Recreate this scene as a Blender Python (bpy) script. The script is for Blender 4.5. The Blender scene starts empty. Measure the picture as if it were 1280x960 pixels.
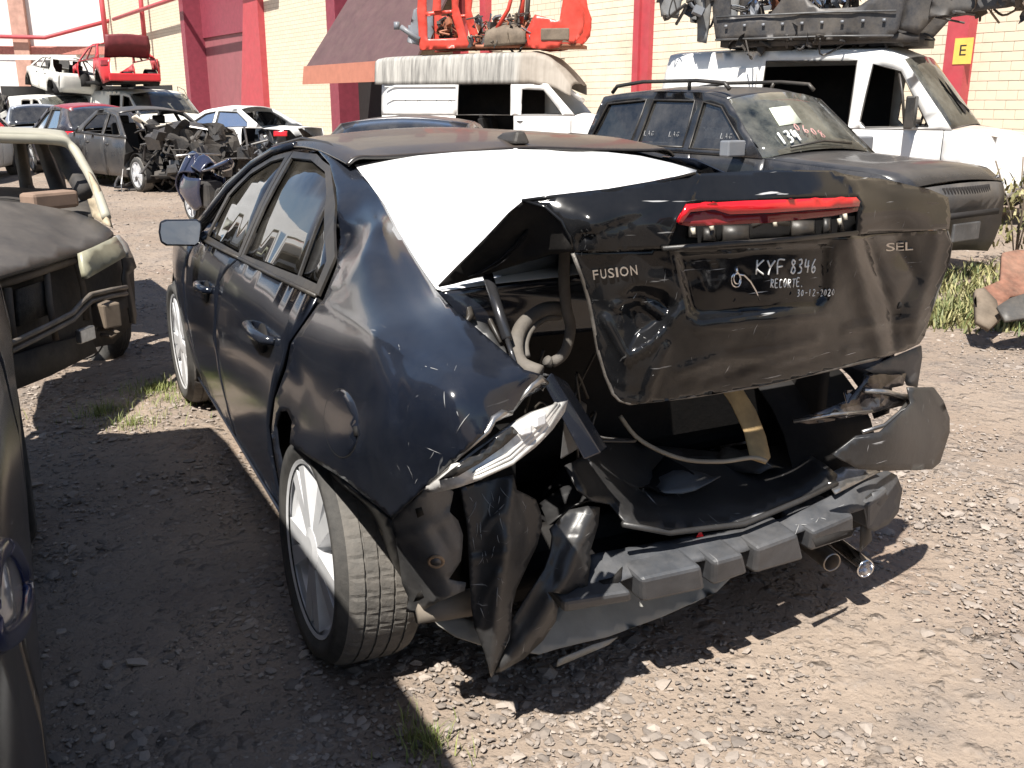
import bpy, bmesh, math, random
import numpy as np
from mathutils import Vector, Matrix, noise
from mathutils.geometry import delaunay_2d_cdt

# ---------------------------------------------------------------- camera, sky, sun, exposure
scn = bpy.context.scene
COL = scn.collection
rnd = random.Random(7)
F, TH, YAW = 1187.35, .287628, .4522           # focal length in pixels of a 1280 wide frame, pitch down, heading
CAM = np.array([-1.4567, -2.451, 1.541])
cd = bpy.data.cameras.new('camera'); cam = bpy.data.objects.new('camera', cd); COL.objects.link(cam)
cam.location = CAM.tolist(); cam.rotation_euler = (math.pi/2-TH, 0, -YAW)
cd.sensor_width = 36; cd.lens = F/1280*36; cd.clip_end = 3000; cd.clip_start = .05
scn.camera = cam
SUN = Vector((-.50, -.43, 1.0)).normalized()
wd = bpy.data.worlds.new('World'); scn.world = wd; wd.use_nodes = True
wn = wd.node_tree.nodes; bg = wn['Background']; sky = wn.new('ShaderNodeTexSky')
sky.sky_type = 'NISHITA'; sky.sun_disc = False
sky.sun_elevation = math.asin(SUN.z); sky.sun_rotation = math.atan2(SUN.x, SUN.y)
sky.dust_density = .7
wd.node_tree.links.new(sky.outputs[0], bg.inputs[0]); bg.inputs[1].default_value = .058
sl = bpy.data.lights.new('sun', 'SUN'); sl.energy = 4.6; sl.angle = math.radians(.53); sl.color = (1, .95, .87)
so = bpy.data.objects.new('sun', sl); COL.objects.link(so); so.rotation_euler = (-SUN).to_track_quat('-Z', 'Y').to_euler()
so.location = (-6, -4, 12)
scn.view_settings.view_transform = 'Standard'; scn.view_settings.look = 'None'
scn.view_settings.exposure = 1.12; scn.view_settings.gamma = 1

# ---------------------------------------------------------------- calibration helpers: a sight line meets a real plane of the place
_fw = np.array([math.sin(YAW), math.cos(YAW), 0.]); RT = np.array([math.cos(YAW), -math.sin(YAW), 0.]); _up = np.array([0, 0, 1.])
ZC = _fw*math.cos(TH)-_up*math.sin(TH); YC = -_fw*math.sin(TH)-_up*math.cos(TH)
def ray(u, v): return ZC+RT*(u-640)/F+YC*(v-480)/F
def tpar(u, v, ax, val):
    i = 'xyz'.index(ax); return (val-CAM[i])/ray(u, v)[i]
def U(u, v, ax, val): return CAM+ray(u, v)*tpar(u, v, ax, val)
def prj(p):
    r = np.array(p)-CAM; k = r@ZC
    return 640+F*(r@RT)/k, 480+F*(r@YC)/k, k
def V3(p): return Vector((float(p[0]), float(p[1]), float(p[2])))

# ---------------------------------------------------------------- materials
MATS = {}
def _nt(name):
    m = bpy.data.materials.new(name); m.use_nodes = True; nt = m.node_tree
    return m, nt, nt.nodes, nt.links, nt.nodes['Principled BSDF']
def nz(N, L, scale, detail=4, rough=.55, vec=None, dist=0.):
    n = N.new('ShaderNodeTexNoise'); n.inputs['Scale'].default_value = scale; n.inputs['Detail'].default_value = detail
    n.inputs['Roughness'].default_value = rough; n.inputs['Distortion'].default_value = dist
    if vec is not None: L.new(vec, n.inputs['Vector'])
    return n.outputs['Fac']
def ramp(N, L, fac, p0, p1, c0=(0, 0, 0, 1), c1=(1, 1, 1, 1)):
    r = N.new('ShaderNodeValToRGB'); r.color_ramp.elements[0].position = p0; r.color_ramp.elements[1].position = p1
    r.color_ramp.elements[0].color = c0; r.color_ramp.elements[1].color = c1
    L.new(fac, r.inputs[0]); return r.outputs[0]
def mth(N, L, op, a, b):
    n = N.new('ShaderNodeMath'); n.operation = op; n.use_clamp = True
    for i, x in ((0, a), (1, b)):
        if isinstance(x, (int, float)): n.inputs[i].default_value = x
        else: L.new(x, n.inputs[i])
    return n.outputs[0]
def mixc(N, L, fac, a, b):
    n = N.new('ShaderNodeMix'); n.data_type = 'RGBA'
    if isinstance(fac, (int, float)): n.inputs[0].default_value = fac
    else: L.new(fac, n.inputs[0])
    for i, x in ((6, a), (7, b)):
        if isinstance(x, (tuple, list)): n.inputs[i].default_value = (*x[:3], 1)
        else: L.new(x, n.inputs[i])
    return n.outputs[2]
def obco(N, L, sc=None):
    t = N.new('ShaderNodeTexCoord')
    if sc is None: return t.outputs['Object']
    m = N.new('ShaderNodeMapping'); m.inputs['Scale'].default_value = sc; L.new(t.outputs['Object'], m.inputs[0]); return m.outputs[0]
def bump(N, L, h, strength, dist, B, nrm=None):
    b = N.new('ShaderNodeBump'); b.inputs['Strength'].default_value = strength; b.inputs['Distance'].default_value = dist
    L.new(h, b.inputs['Height'])
    if nrm is not None: L.new(nrm, b.inputs['Normal'])
    if B is not None: L.new(b.outputs[0], B.inputs['Normal'])
    return b.outputs[0]
def M(name, col, rough=.5, metal=0., var=.25, scale=6., bumpy=0., bscale=60., dust=0., dustc=(.33, .27, .2), coat=0., spec=.5, scratch=0., updust=0., wav=0.):
    """painted or moulded surface: colour that varies a little, settled dust, fine scratches and relief"""
    if name in MATS: return MATS[name]
    m, nt, N, L, B = _nt(name); v = obco(N, L)
    f = nz(N, L, scale, 5, .6, v)
    c = mixc(N, L, ramp(N, L, f, .3, .7), tuple(x*(1-var) for x in col), tuple(min(1, x*(1+var)) for x in col))
    r = rough
    if scratch:
        s1 = nz(N, L, 1., 3, .5, obco(N, L, (90, 6, 9))); s2 = nz(N, L, 1., 3, .5, obco(N, L, (7, 9, 110)))
        s = mth(N, L, 'MAXIMUM', ramp(N, L, s1, .70, .76), ramp(N, L, s2, .70, .76))
        gate = ramp(N, L, nz(N, L, 3.1, 3, .6, v), .44 if scratch > .8 else .52, .54 if scratch > .8 else .62)
        c = mixc(N, L, mth(N, L, 'MULTIPLY', mth(N, L, 'MULTIPLY', s, gate), scratch), c, (.45, .45, .45))
    if dust or updust:
        d1 = ramp(N, L, nz(N, L, 2.3, 8, .68, v), .38, .75); d2 = ramp(N, L, nz(N, L, 38., 6, .7, v), .35, .8)
        d = mth(N, L, 'MULTIPLY', mth(N, L, 'ADD', mth(N, L, 'MULTIPLY', d1, .8), mth(N, L, 'MULTIPLY', d2, .35)), dust)
        if updust:
            g = N.new('ShaderNodeNewGeometry'); sx = N.new('ShaderNodeSeparateXYZ'); L.new(g.outputs['Normal'], sx.inputs[0])
            u_ = ramp(N, L, sx.outputs[2], .45, 1.)
            u_ = mth(N, L, 'MULTIPLY', u_, mth(N, L, 'ADD', mth(N, L, 'MULTIPLY', d1, .5), .5))
            d = mth(N, L, 'ADD', d, mth(N, L, 'MULTIPLY', u_, updust))
        c = mixc(N, L, d, c, dustc)
        rr = N.new('ShaderNodeMapRange'); L.new(d, rr.inputs[0]); rr.inputs[3].default_value = rough; rr.inputs[4].default_value = .85
        L.new(rr.outputs[0], B.inputs['Roughness'])
    else: B.inputs['Roughness'].default_value = rough
    L.new(c, B.inputs['Base Color']); B.inputs['Metallic'].default_value = metal
    B.inputs['Coat Weight'].default_value = coat; B.inputs['Coat Roughness'].default_value = .04
    B.inputs['Specular IOR Level'].default_value = spec
    nrm = None
    if wav: nrm = bump(N, L, nz(N, L, 9., 2, .5, v), wav*.6, .02, None, bump(N, L, nz(N, L, 2.6, 2, .5, v), wav, .05, B)); L.new(nrm, B.inputs['Normal'])
    if bumpy: bump(N, L, nz(N, L, bscale, 6, .7, v), bumpy, .004, B, nrm)
    MATS[name] = m; return m
def M_glass(name, tint, alpha, rough=.03, dust=.15, dustc=(.4, .36, .3)):
    """dusty side glass: part mirror, part see-through"""
    if name in MATS: return MATS[name]
    m, nt, N, L, B = _nt(name); v = obco(N, L)
    N.remove(B); out = N['Material Output']
    gl = N.new('ShaderNodeBsdfGlossy'); gl.inputs['Roughness'].default_value = rough; gl.inputs['Color'].default_value = (.9, .95, 1, 1)
    tr = N.new('ShaderNodeBsdfTransparent'); tr.inputs[0].default_value = (*tint, 1)
    df = N.new('ShaderNodeBsdfDiffuse'); df.inputs[0].default_value = (*dustc, 1)
    fr = N.new('ShaderNodeFresnel'); fr.inputs[0].default_value = 1.52
    m1 = N.new('ShaderNodeMixShader'); L.new(mth(N, L, 'ADD', fr.outputs[0], alpha), m1.inputs[0]); L.new(tr.outputs[0], m1.inputs[1]); L.new(gl.outputs[0], m1.inputs[2])
    m2 = N.new('ShaderNodeMixShader'); d = ramp(N, L, nz(N, L, 3., 8, .7, v), .3, .85)
    L.new(mth(N, L, 'MULTIPLY', d, dust), m2.inputs[0]); L.new(m1.outputs[0], m2.inputs[1]); L.new(df.outputs[0], m2.inputs[2])
    L.new(m2.outputs[0], out.inputs[0]); MATS[name] = m; return m

BLACK = M('black_paint', (.0070, .0095, .0170), .16, 0, .2, 3, dust=.075, dustc=(.17, .17, .17), coat=.18, scratch=.5, updust=.05, spec=.5)  # bluish tint of the base stands in for reflected sky
ROOFP = M('dusty_black_roof', (.012, .011, .011), .2, 0, .2, 3, dust=.14, coat=.15, updust=.26, dustc=(.21, .165, .13))
LIDP = M('grimy_black_paint', (.0060, .0064, .0075), .11, 0, .25, 3, dust=.035, coat=.05, spec=.33, scratch=.9, wav=.03, dustc=(.20, .19, .18))
PLAS = M('black_trim_plastic', (.013, .013, .014), .42, 0, .3, 10, dust=.18, bumpy=.12)
PLASG = M('scuffed_black_plastic', (.017, .017, .018), .36, 0, .3, 7, dust=.16, bumpy=.25, bscale=25, scratch=1., wav=.04, dustc=(.22, .21, .20))
ABSORB = M('blue_grey_moulded_plastic', (.036, .041, .050), .42, 0, .35, 9, dust=.3, bumpy=.2, scratch=.6, dustc=(.28, .26, .24))
GREYM = M('grey_primed_steel', (.060, .064, .070), .38, .25, .35, 6, dust=.35, bumpy=.2, scratch=.5, dustc=(.34, .31, .28))
VAL = M('pale_grey_underside_plastic', (.30, .30, .28), .6, 0, .25, 5, dust=.45, bumpy=.2, dustc=(.36, .32, .27))
RUB = M('tyre_rubber', (.020, .020, .02), .75, 0, .3, 8, dust=.4, bumpy=.5, bscale=90, dustc=(.20, .185, .165))
TREAD = M('dusty_tyre_tread', (.085, .082, .078), .85, 0, .3, 8, dust=.6, bumpy=.7, bscale=70, dustc=(.28, .25, .215))
RIM = M('silver_wheel_alloy', (.62, .63, .65), .36, .25, .12, 9, dust=.28, dustc=(.42, .38, .33))
CHROME = M('chrome', (.75, .75, .77), .12, 1., .05, 5, dust=.12)
STEEL = M('scraped_steel', (.42, .41, .4), .3, .9, .25, 30, dust=.2)
DARK = M('dark_cavity_trim', (.007, .007, .008), .75, 0, .3, 6, spec=.25, dust=.05, bumpy=.3)
CARPET = M('trunk_carpet', (.008, .008, .009), .95, 0, .3, 20, spec=.1, dust=.03, bumpy=.6, bscale=200)
WHITE = M('white_plastic_film', (.86, .86, .86), .42, 0, .02, 4)
REDL = M('red_lamp_lens', (.55, .005, .012), .12, 0, .15, 12, coat=.5, dust=.06)
DREDL = M('dark_red_lamp_lens', (.20, .006, .012), .15, 0, .25, 12, dust=.15)
CLEAR = M('clear_lamp_lens', (.66, .65, .63), .2, .25, .35, 26, dust=.2)
LBL = M('silver_badge', (.62, .60, .57), .28, .9, .1, 8)
INK = M('white_marker', (.78, .78, .76), .6, 0, .05, 20)
HOSE = M('foam_grey_hose', (.085, .08, .075), .8, 0, .3, 20, dust=.3, bumpy=.5)
TAN = M('tan_strap_webbing', (.40, .27, .12), .7, 0, .3, 14, dust=.3, bumpy=.4)
GLASS = M_glass('tinted_side_glass', (.10, .11, .115), .10, .02, .13)
MIRR = M('mirror_glass', (.40, .41, .43), .22, 1., .03, 3, dust=.5, dustc=(.36, .36, .36))

# ---------------------------------------------------------------- mesh helpers
def link(o, parent=None, kind=None, label=None, cat=None, group=None):
    COL.objects.link(o)
    if parent is not None: o.parent = parent
    if kind: o['kind'] = kind
    if label: o['label'] = label
    if cat: o['category'] = cat
    if group: o['group'] = group
    return o
def empty(name, loc, rz=0., label=None, cat=None, group=None, scale=1.):
    e = bpy.data.objects.new(name, None); e.location = loc; e.rotation_euler = (0, 0, rz); e.scale = (scale,)*3; e.empty_display_size = .2
    return link(e, None, None, label, cat, group)
def wmat(o):
    return (wmat(o.parent) @ o.matrix_parent_inverse @ o.matrix_basis) if o.parent else o.matrix_basis.copy()
def mobj(name, verts, faces, mat, parent=None, smooth=True, thick=0., off=0., bevel=0., local=False, **kw):
    me = bpy.data.meshes.new(name)
    me.from_pydata([tuple(map(float, v)) for v in verts], [], [tuple(map(int, f)) for f in faces]); me.validate(); me.update()
    me.materials.append(mat)
    if smooth: me.shade_smooth() if not bevel else me.shade_flat()
    o = bpy.data.objects.new(name, me); link(o, parent, **kw)
    if parent is not None and not local:
        o.matrix_parent_inverse = wmat(parent).inverted()
    if thick:
        s = o.modifiers.new('t', 'SOLIDIFY'); s.thickness = thick; s.offset = off
    if bevel:
        b = o.modifiers.new('b', 'BEVEL'); b.width = bevel; b.segments = 2; b.limit_method = 'ANGLE'; b.angle_limit = .6
    return o
class MB:
    """collects boxes, tubes and prisms of ONE part"""
    def __init__(s): s.v = []; s.f = []
    def add(s, v, f):
        k = len(s.v); s.v += [tuple(map(float, p)) for p in v]; s.f += [tuple(i+k for i in q) for q in f]; return s
    def hexa(s, p): return s.add(p, [(0, 3, 2, 1), (4, 5, 6, 7), (0, 1, 5, 4), (1, 2, 6, 5), (2, 3, 7, 6), (3, 0, 4, 7)])
    def box(s, c, d, rz=0., ry=0., rx=0.):
        R = Matrix.Rotation(rz, 3, 'Z') @ Matrix.Rotation(ry, 3, 'Y') @ Matrix.Rotation(rx, 3, 'X')
        q = [(-1, -1, -1), (1, -1, -1), (1, 1, -1), (-1, 1, -1), (-1, -1, 1), (1, -1, 1), (1, 1, 1), (-1, 1, 1)]
        return s.hexa([Vector(c)+R @ Vector((a[0]*d[0]/2, a[1]*d[1]/2, a[2]*d[2]/2)) for a in q])
    def tube(s, pts, r, n=8, caps=True):
        pts = [V3(p) for p in pts]; m = len(pts); rs = r if isinstance(r, (list, tuple)) else [r]*m
        vs = []; fs = []; ref = None
        for i, p in enumerate(pts):
            d = (pts[min(i+1, m-1)]-pts[max(i-1, 0)]).normalized()
            if ref is None: ref = Vector((0, 0, 1)) if abs(d.z) < .9 else Vector((1, 0, 0))
            a = d.cross(ref).normalized(); b = d.cross(a).normalized(); ref = -b if False else ref
            for k in range(n):
                t = 2*math.pi*k/n; vs.append(p+a*(rs[i]*math.cos(t))+b*(rs[i]*math.sin(t)))
        for i in range(m-1):
            for k in range(n): fs.append((i*n+k, i*n+(k+1) % n, (i+1)*n+(k+1) % n, (i+1)*n+k))
        if caps: fs += [tuple(range(n))[::-1], tuple((m-1)*n+k for k in range(n))]
        return s.add(vs, fs)
    def prism(s, pts2, f0, f1):
        n = len(pts2); a = [f0(*p) for p in pts2]; b = [f1(*p) for p in pts2]
        return s.add(a+b, [tuple(range(n))[::-1], tuple(range(n, 2*n))]+[(i, (i+1) % n, n+(i+1) % n, n+i) for i in range(n)])
    def build(s, name, mat, parent=None, **kw): return mobj(name, s.v, s.f, mat, parent, **kw)
def cr(P, n):
    """Catmull-Rom through the control points"""
    P = np.array(P, float); out = []
    for t in np.linspace(0, len(P)-1, n):
        i = min(int(t), len(P)-2); f = t-i
        p0, p1, p2, p3 = P[max(i-1, 0)], P[i], P[i+1], P[min(i+2, len(P)-1)]
        out.append(.5*((2*p1)+(-p0+p2)*f+(2*p0-5*p1+4*p2-p3)*f*f+(-p0+3*p1-3*p2+p3)*f**3))
    return np.array(out)
def gridmesh(rows, nu, nv):
    R = [cr(r, nu) for r in rows]; A = np.stack([cr([r[i] for r in R], nv) for i in range(nu)], 1)
    v = A.reshape(-1, 3); f = [(j*nu+i, j*nu+i+1, (j+1)*nu+i+1, (j+1)*nu+i) for j in range(nv-1) for i in range(nu-1)]
    return v, f
def inpoly(x, y, P):
    c = False; j = len(P)-1
    for i in range(len(P)):
        if (P[i][1] > y) != (P[j][1] > y) and x < (P[j][0]-P[i][0])*(y-P[i][1])/(P[j][1]-P[i][1])+P[i][0]: c = not c
        j = i
    return c
def sdist(x, y, A, B):
    dx, dy = B[0]-A[0], B[1]-A[1]; q = max(0, min(1, ((x-A[0])*dx+(y-A[1])*dy)/(dx*dx+dy*dy+1e-12)))
    return math.hypot(x-A[0]-q*dx, y-A[1]-q*dy)
def pdist(x, y, P, closed=True):
    n = len(P); return min(sdist(x, y, P[i], P[(i+1) % n]) for i in range(n if closed else n-1))
def tri2d(outline, holes, step):
    """triangulate an outline with holes and inner points; returns 2D points and faces"""
    pts = []; edges = []; loops = [outline]+list(holes)
    for lp in loops:
        k = len(pts); q = []
        for i in range(len(lp)):
            a, b = lp[i], lp[(i+1) % len(lp)]; n = max(1, int(math.hypot(b[0]-a[0], b[1]-a[1])/step+.5))
            q += [(a[0]+(b[0]-a[0])*j/n, a[1]+(b[1]-a[1])*j/n) for j in range(n)]
        pts += q; edges += [(k+i, k+(i+1) % len(q)) for i in range(len(q))]
    xs = [p[0] for p in outline]; ys = [p[1] for p in outline]; nb = list(pts); r = random.Random(3); row = 0
    y = min(ys)+step*.5
    while y < max(ys):
        x = min(xs)+step*(.5 if row % 2 else .99)
        while x < max(xs):
            px, py = x+(r.random()-.5)*step*.12, y+(r.random()-.5)*step*.12
            if inpoly(px, py, outline) and not any(inpoly(px, py, h) for h in holes) and min(pdist(px, py, l) for l in loops) > step*.4: nb.append((px, py))
            x += step
        y += step*.87; row += 1
    vo, eo, fo = delaunay_2d_cdt([Vector(p) for p in nb], edges, [], 0, 1e-6)[:3]
    fs = []
    for f in fo:
        cx = sum(vo[i].x for i in f)/3; cy = sum(vo[i].y for i in f)/3
        if inpoly(cx, cy, outline) and not any(inpoly(cx, cy, h) for h in holes): fs.append(tuple(f))
    return [(p.x, p.y) for p in vo], fs
def plate(name, outline, fmap, mat, parent, holes=(), step=.1, thick=.006, off=0., **kw):
    p, f = tri2d(outline, holes, step)
    return mobj(name, [fmap(a, b) for a, b in p], f, mat, parent, thick=thick, off=off, **kw)
class Surf:
    """a bent sheet: measured sight lines with known planes, joined by a thin-plate spline; creases and dents added in metres"""
    def __init__(s, ctrl, marks=(), nzamp=0., nzs=6., smooth=1e-4):
        s.c = np.array([(c[0], c[1]) for c in ctrl], float)/100; t = np.array([tpar(*c) for c in ctrl]); n = len(t)
        d = np.linalg.norm(s.c[:, None]-s.c[None], axis=2); K = np.where(d > 0, d*d*np.log(d+1e-12), 0)+np.eye(n)*smooth
        P = np.hstack([np.ones((n, 1)), s.c]); A = np.block([[K, P], [P.T, np.zeros((3, 3))]])
        s.w = np.linalg.solve(A+np.eye(n+3)*1e-9, np.concatenate([t, [0, 0, 0]])); s.marks = marks; s.na = nzamp; s.ns = nzs
    def t(s, u, v):
        d = np.hypot(s.c[:, 0]-u/100, s.c[:, 1]-v/100); k = np.where(d > 0, d*d*np.log(d+1e-12), 0)
        t = k@s.w[:-3]+s.w[-3]+s.w[-2]*u/100+s.w[-1]*v/100
        for m in s.marks:
            if m[0] == 'pit':
                if inpoly(u, v, m[1]): q = min(1, pdist(u, v, m[1])/m[3]); t += m[2]*q*q*(3-2*q)
            elif m[0] == 'ridge':
                q = pdist(u, v, m[1], False)/m[3]; t += m[2]*max(0, 1-q)**1.5 if q < 1 else 0
            elif m[0] == 'dent':
                q = ((u-m[1][0])**2+(v-m[1][1])**2)/m[3]**2; t += m[2]*math.exp(-q)
        if s.na: t += s.na*noise.fractal(Vector((u/100*s.ns, v/100*s.ns, 3.3)), 1., 2., 3)
        return t
    def __call__(s, u, v, lift=0.): return CAM+ray(u, v)*(s.t(u, v)-lift)
def sheet(name, surf, outline, mat, parent, step=12, thick=.004, holes=(), off=-1, **kw):
    p, f = tri2d(outline, holes, step)
    return mobj(name, [surf(a, b) for a, b in p], f, mat, parent, thick=thick, off=0., **kw)
def revolve(prof, n, ax=Vector((1, 0, 0)), closed=False):
    """profile of (radius, axial) about the x axis"""
    v = []; f = []; m = len(prof)
    for k in range(n):
        a = 2*math.pi*k/n
        for r, x in prof: v.append((x, r*math.cos(a), r*math.sin(a)))
    for k in range(n):
        k2 = (k+1) % n
        for i in range(m if closed else m-1): f.append((k*m+i, k*m+(i+1) % m, k2*m+(i+1) % m, k2*m+i))
    return v, f
def textmesh(s, size=1., extr=0.):
    c = bpy.data.curves.new('t', 'FONT'); c.body = s; c.size = size; c.extrude = extr; c.resolution_u = 3
    o = bpy.data.objects.new('t', c); COL.objects.link(o); bpy.context.view_layer.update()
    me = bpy.data.meshes.new_from_object(o.evaluated_get(bpy.context.evaluated_depsgraph_get()))
    v = [tuple(p.co) for p in me.vertices]; f = [tuple(p.vertices) for p in me.polygons]
    bpy.data.objects.remove(o); bpy.data.curves.remove(c); bpy.data.meshes.remove(me)
    xs = [p[0] for p in v]; ys = [p[1] for p in v]; x0, x1, y0, y1 = min(xs), max(xs), min(ys), max(ys)
    return [((p[0]-x0)/(x1-x0), (p[1]-y0)/(y1-y0), p[2]) for p in v], f
def scribe(name, surf, strokes, r, mat, parent, lift=.007):
    for st in strokes: MB().tube([surf(u, v, lift) for u, v in st], r, 5).build(name, mat, parent)
_W = {}
def make_wheel(parent, loc, R=.33, rr=.235, w=.225, side=-1, spokes=10, rimmat=None, tread=None, steer=0., camber=0., n=48, name='wheel', flat=False):
    """alloy wheel with its tyre; side -1 faces -x"""
    key = (R, rr, w, spokes, n, rimmat.name if rimmat else '', tread.name if tread else '')
    if key not in _W:
        b = MB(); h = w/2
        pr = [(rr, -h), (rr+.012, -h-.004), (rr+.012, -h+.012), (rr-.012, -h+.02), (rr-.03, -h+.06), (rr-.035, h-.02), (rr, h)]
        v, f = revolve(pr, n); b.add(v, f)
        v, f = revolve([(rr-.04, -h+.09), (.02, -h+.10)], n); b.add(v, f)
        for k in range(spokes):
            a = 2*math.pi*k/spokes+(.13 if k % 2 else -.13); c, s_ = math.cos(a), math.sin(a)
            def P(x, r, t): return (x, r*c-t*s_, r*s_+t*c)
            b.hexa([P(-h+.005, .05, -.018), P(-h+.005, .05, .018), P(-h+.05, .05, .024), P(-h+.05, .05, -.024),
                    P(-h+.004, rr-.006, -.030), P(-h+.004, rr-.006, .030), P(-h+.05, rr-.02, .034), P(-h+.05, rr-.02, -.034)])
        v, f = revolve([(.0, -h-.004), (.035, -h-.003), (.06, -h+.004), (.065, -h+.05)], 24); b.add(v, f)
        rim = b
        tp = [(rr+.004, -h+.006), (rr+.03, -h-.012), (rr+.06, -h-.014), (R-.03, -h-.004), (R-.010, -h+.012)]
        tp += [(R-.004, -h+.03), (R, -h+.05)]
        for g in (-.058, -.02, .02, .058):
            tp += [(R, g*w/.225-.0035), (R-.005, g*w/.225-.003), (R-.005, g*w/.225+.003), (R, g*w/.225+.0035)]
        tp += [(R, h-.05), (R-.004, h-.03), (R-.010, h-.012), (R-.03, h+.004), (rr+.05, h+.012), (rr, h-.01)]
        nt_ = 200 if n >= 40 else n
        tv, tf = revolve(tp, nt_)
        if nt_ == 200:                                     # tread notches
            mm = len(tp)
            for k in range(nt_):
                for i in range(4, mm-4):
                    sh_ = abs(tp[i][1]) > .06*w/.225; kk = (k+int(tp[i][1]*260)) % 5
                    if tp[i][0] > R-.009 and ((sh_ and k % 5 == 0) or (not sh_ and kk == 0)):
                        x, y, z = tv[k*mm+i]; q = 1-.0025/R; tv[k*mm+i] = (x, y*q, z*q)
        def mk(nm, v, f, m1):
            me = bpy.data.meshes.new(nm); me.from_pydata([tuple(map(float, p)) for p in v], [], f); me.materials.append(m1); me.update()
            me.polygons.foreach_set('use_smooth', [True]*len(me.polygons)); return me
        rme = mk('wheel', rim.v, rim.f, rimmat or RIM); tme = mk('tyre', tv, tf, RUB)
        tme.materials.append(tread or TREAD); rme.polygons.foreach_set('use_smooth', [False]*len(rme.polygons))
        for p in tme.polygons:
            c = p.center; p.use_smooth = math.hypot(c.y, c.z) < R-.012; p.material_index = 1 if math.hypot(c.y, c.z) > R-.012 and abs(c.x) < h else 0
        _W[key] = (rme, tme)
    rme, tme = _W[key]
    o = bpy.data.objects.new(name, rme); link(o, parent); o.location = loc
    o.rotation_euler = (0, camber, (0 if side < 0 else math.pi)+steer)
    t = bpy.data.objects.new('tyre', tme); link(t, o)
    return o
# ---------------------------------------------------------------- the ground: packed earth with embedded gravel
def gh(x, y):
    a = noise.fractal(Vector((x*.35, y*.35, 0)), 1., 2., 3)*.03
    return a*min(1, max(0, (math.hypot(x, y-.5)-2.)/4))
def ground_material():
    m, nt, N, L, B = _nt('gravel_earth'); t = N.new('ShaderNodeTexCoord').outputs['Object']
    big = nz(N, L, .45, 5, .6, t); mid = nz(N, L, 2.6, 6, .65, t); fine = nz(N, L, 34, 6, .7, t)
    c = mixc(N, L, ramp(N, L, big, .35, .65), (.245, .190, .148), (.32, .258, .208))
    c = mixc(N, L, mth(N, L, 'MULTIPLY', ramp(N, L, mid, .5, .72), .75), c, (.155, .142, .135))
    c = mixc(N, L, mth(N, L, 'MULTIPLY', ramp(N, L, nz(N, L, 1.3, 4, .6, t), .55, .75), .6), c, (.32, .215, .150))
    c = mixc(N, L, mth(N, L, 'MULTIPLY', ramp(N, L, fine, .35, .75), .3), c, (.14, .118, .10))
    hs = None
    for sc, w in ((13., .35), (29., .5), (62., .5)):
        vo = N.new('ShaderNodeTexVoronoi'); vo.inputs['Scale'].default_value = sc; vo.inputs['Randomness'].default_value = 1
        wv = N.new('ShaderNodeVectorMath'); wv.operation = 'ADD'; nn = N.new('ShaderNodeTexNoise'); nn.inputs['Scale'].default_value = sc*1.3; L.new(t, nn.inputs['Vector'])
        ws = N.new('ShaderNodeVectorMath'); ws.operation = 'SCALE'; ws.inputs['Scale'].default_value = .9/sc; L.new(nn.outputs['Color'], ws.inputs[0]); L.new(t, wv.inputs[0]); L.new(ws.outputs[0], wv.inputs[1]); L.new(wv.outputs[0], vo.inputs['Vector'])
        hue = N.new('ShaderNodeSeparateColor'); L.new(vo.outputs['Color'], hue.inputs[0])
        pick = ramp(N, L, hue.outputs[2], .35, .6)                      # only some cells hold a stone
        dome = ramp(N, L, vo.outputs['Distance'], .15, .55, (1, 1, 1, 1), (0, 0, 0, 1))
        gate = mth(N, L, 'MULTIPLY', pick, ramp(N, L, nz(N, L, sc*.14, 3, .6, t), .36, .58))
        st = mixc(N, L, hue.outputs[0], (.12, .112, .108), (.38, .34, .31))
        k = mth(N, L, 'MULTIPLY', gate, dome)
        c = mixc(N, L, mth(N, L, 'MULTIPLY', k, w), c, st)
        h = mth(N, L, 'MULTIPLY', k, 13/sc)
        hs = h if hs is None else mth(N, L, 'MAXIMUM', hs, h)
    L.new(c, B.inputs['Base Color']); B.inputs['Roughness'].default_value = .95; B.inputs['Specular IOR Level'].default_value = .15
    n1 = bump(N, L, hs, 1., .035, None); n2 = bump(N, L, mid, .5, .03, None, n1); bump(N, L, fine, .9, .010, B, n2)
    return m
GM = ground_material()
def build_ground():
    # one sheet: fine near the camera, coarse to the horizon
    ax = sorted(set([-900, -300, -120, -60, -35, -22, -15, -11]+[round(-8+i*.09, 3) for i in range(0, 190)]+[10, 12, 15, 20, 28, 40, 60, 120, 300, 900]))
    ay = sorted(set([-900, -300, -100, -40, -20, -10, -6]+[round(-4+i*.09, 3) for i in range(0, 170)]+[12, 13, 14.5, 16, 18, 21, 25, 30, 40, 55, 80, 140, 300, 900]))
    nx, ny = len(ax), len(ay); v = []
    for y in ay:
        for x in ax:
            z = gh(x, y) if abs(x) < 60 and abs(y) < 80 else 0
            if -8 < x < 9 and -4 < y < 11:
                z += noise.fractal(Vector((x*2.2, y*2.2, 4)), 1., 2., 4)*.011+noise.noise(Vector((x*7, y*7, 1)))*.004
            v.append((x, y, z-.006))
    f = [(j*nx+i, j*nx+i+1, (j+1)*nx+i+1, (j+1)*nx+i) for j in range(ny-1) for i in range(nx-1)]
    mobj('ground', v, f, GM, None, kind='structure')
build_ground()
STONE = None
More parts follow.
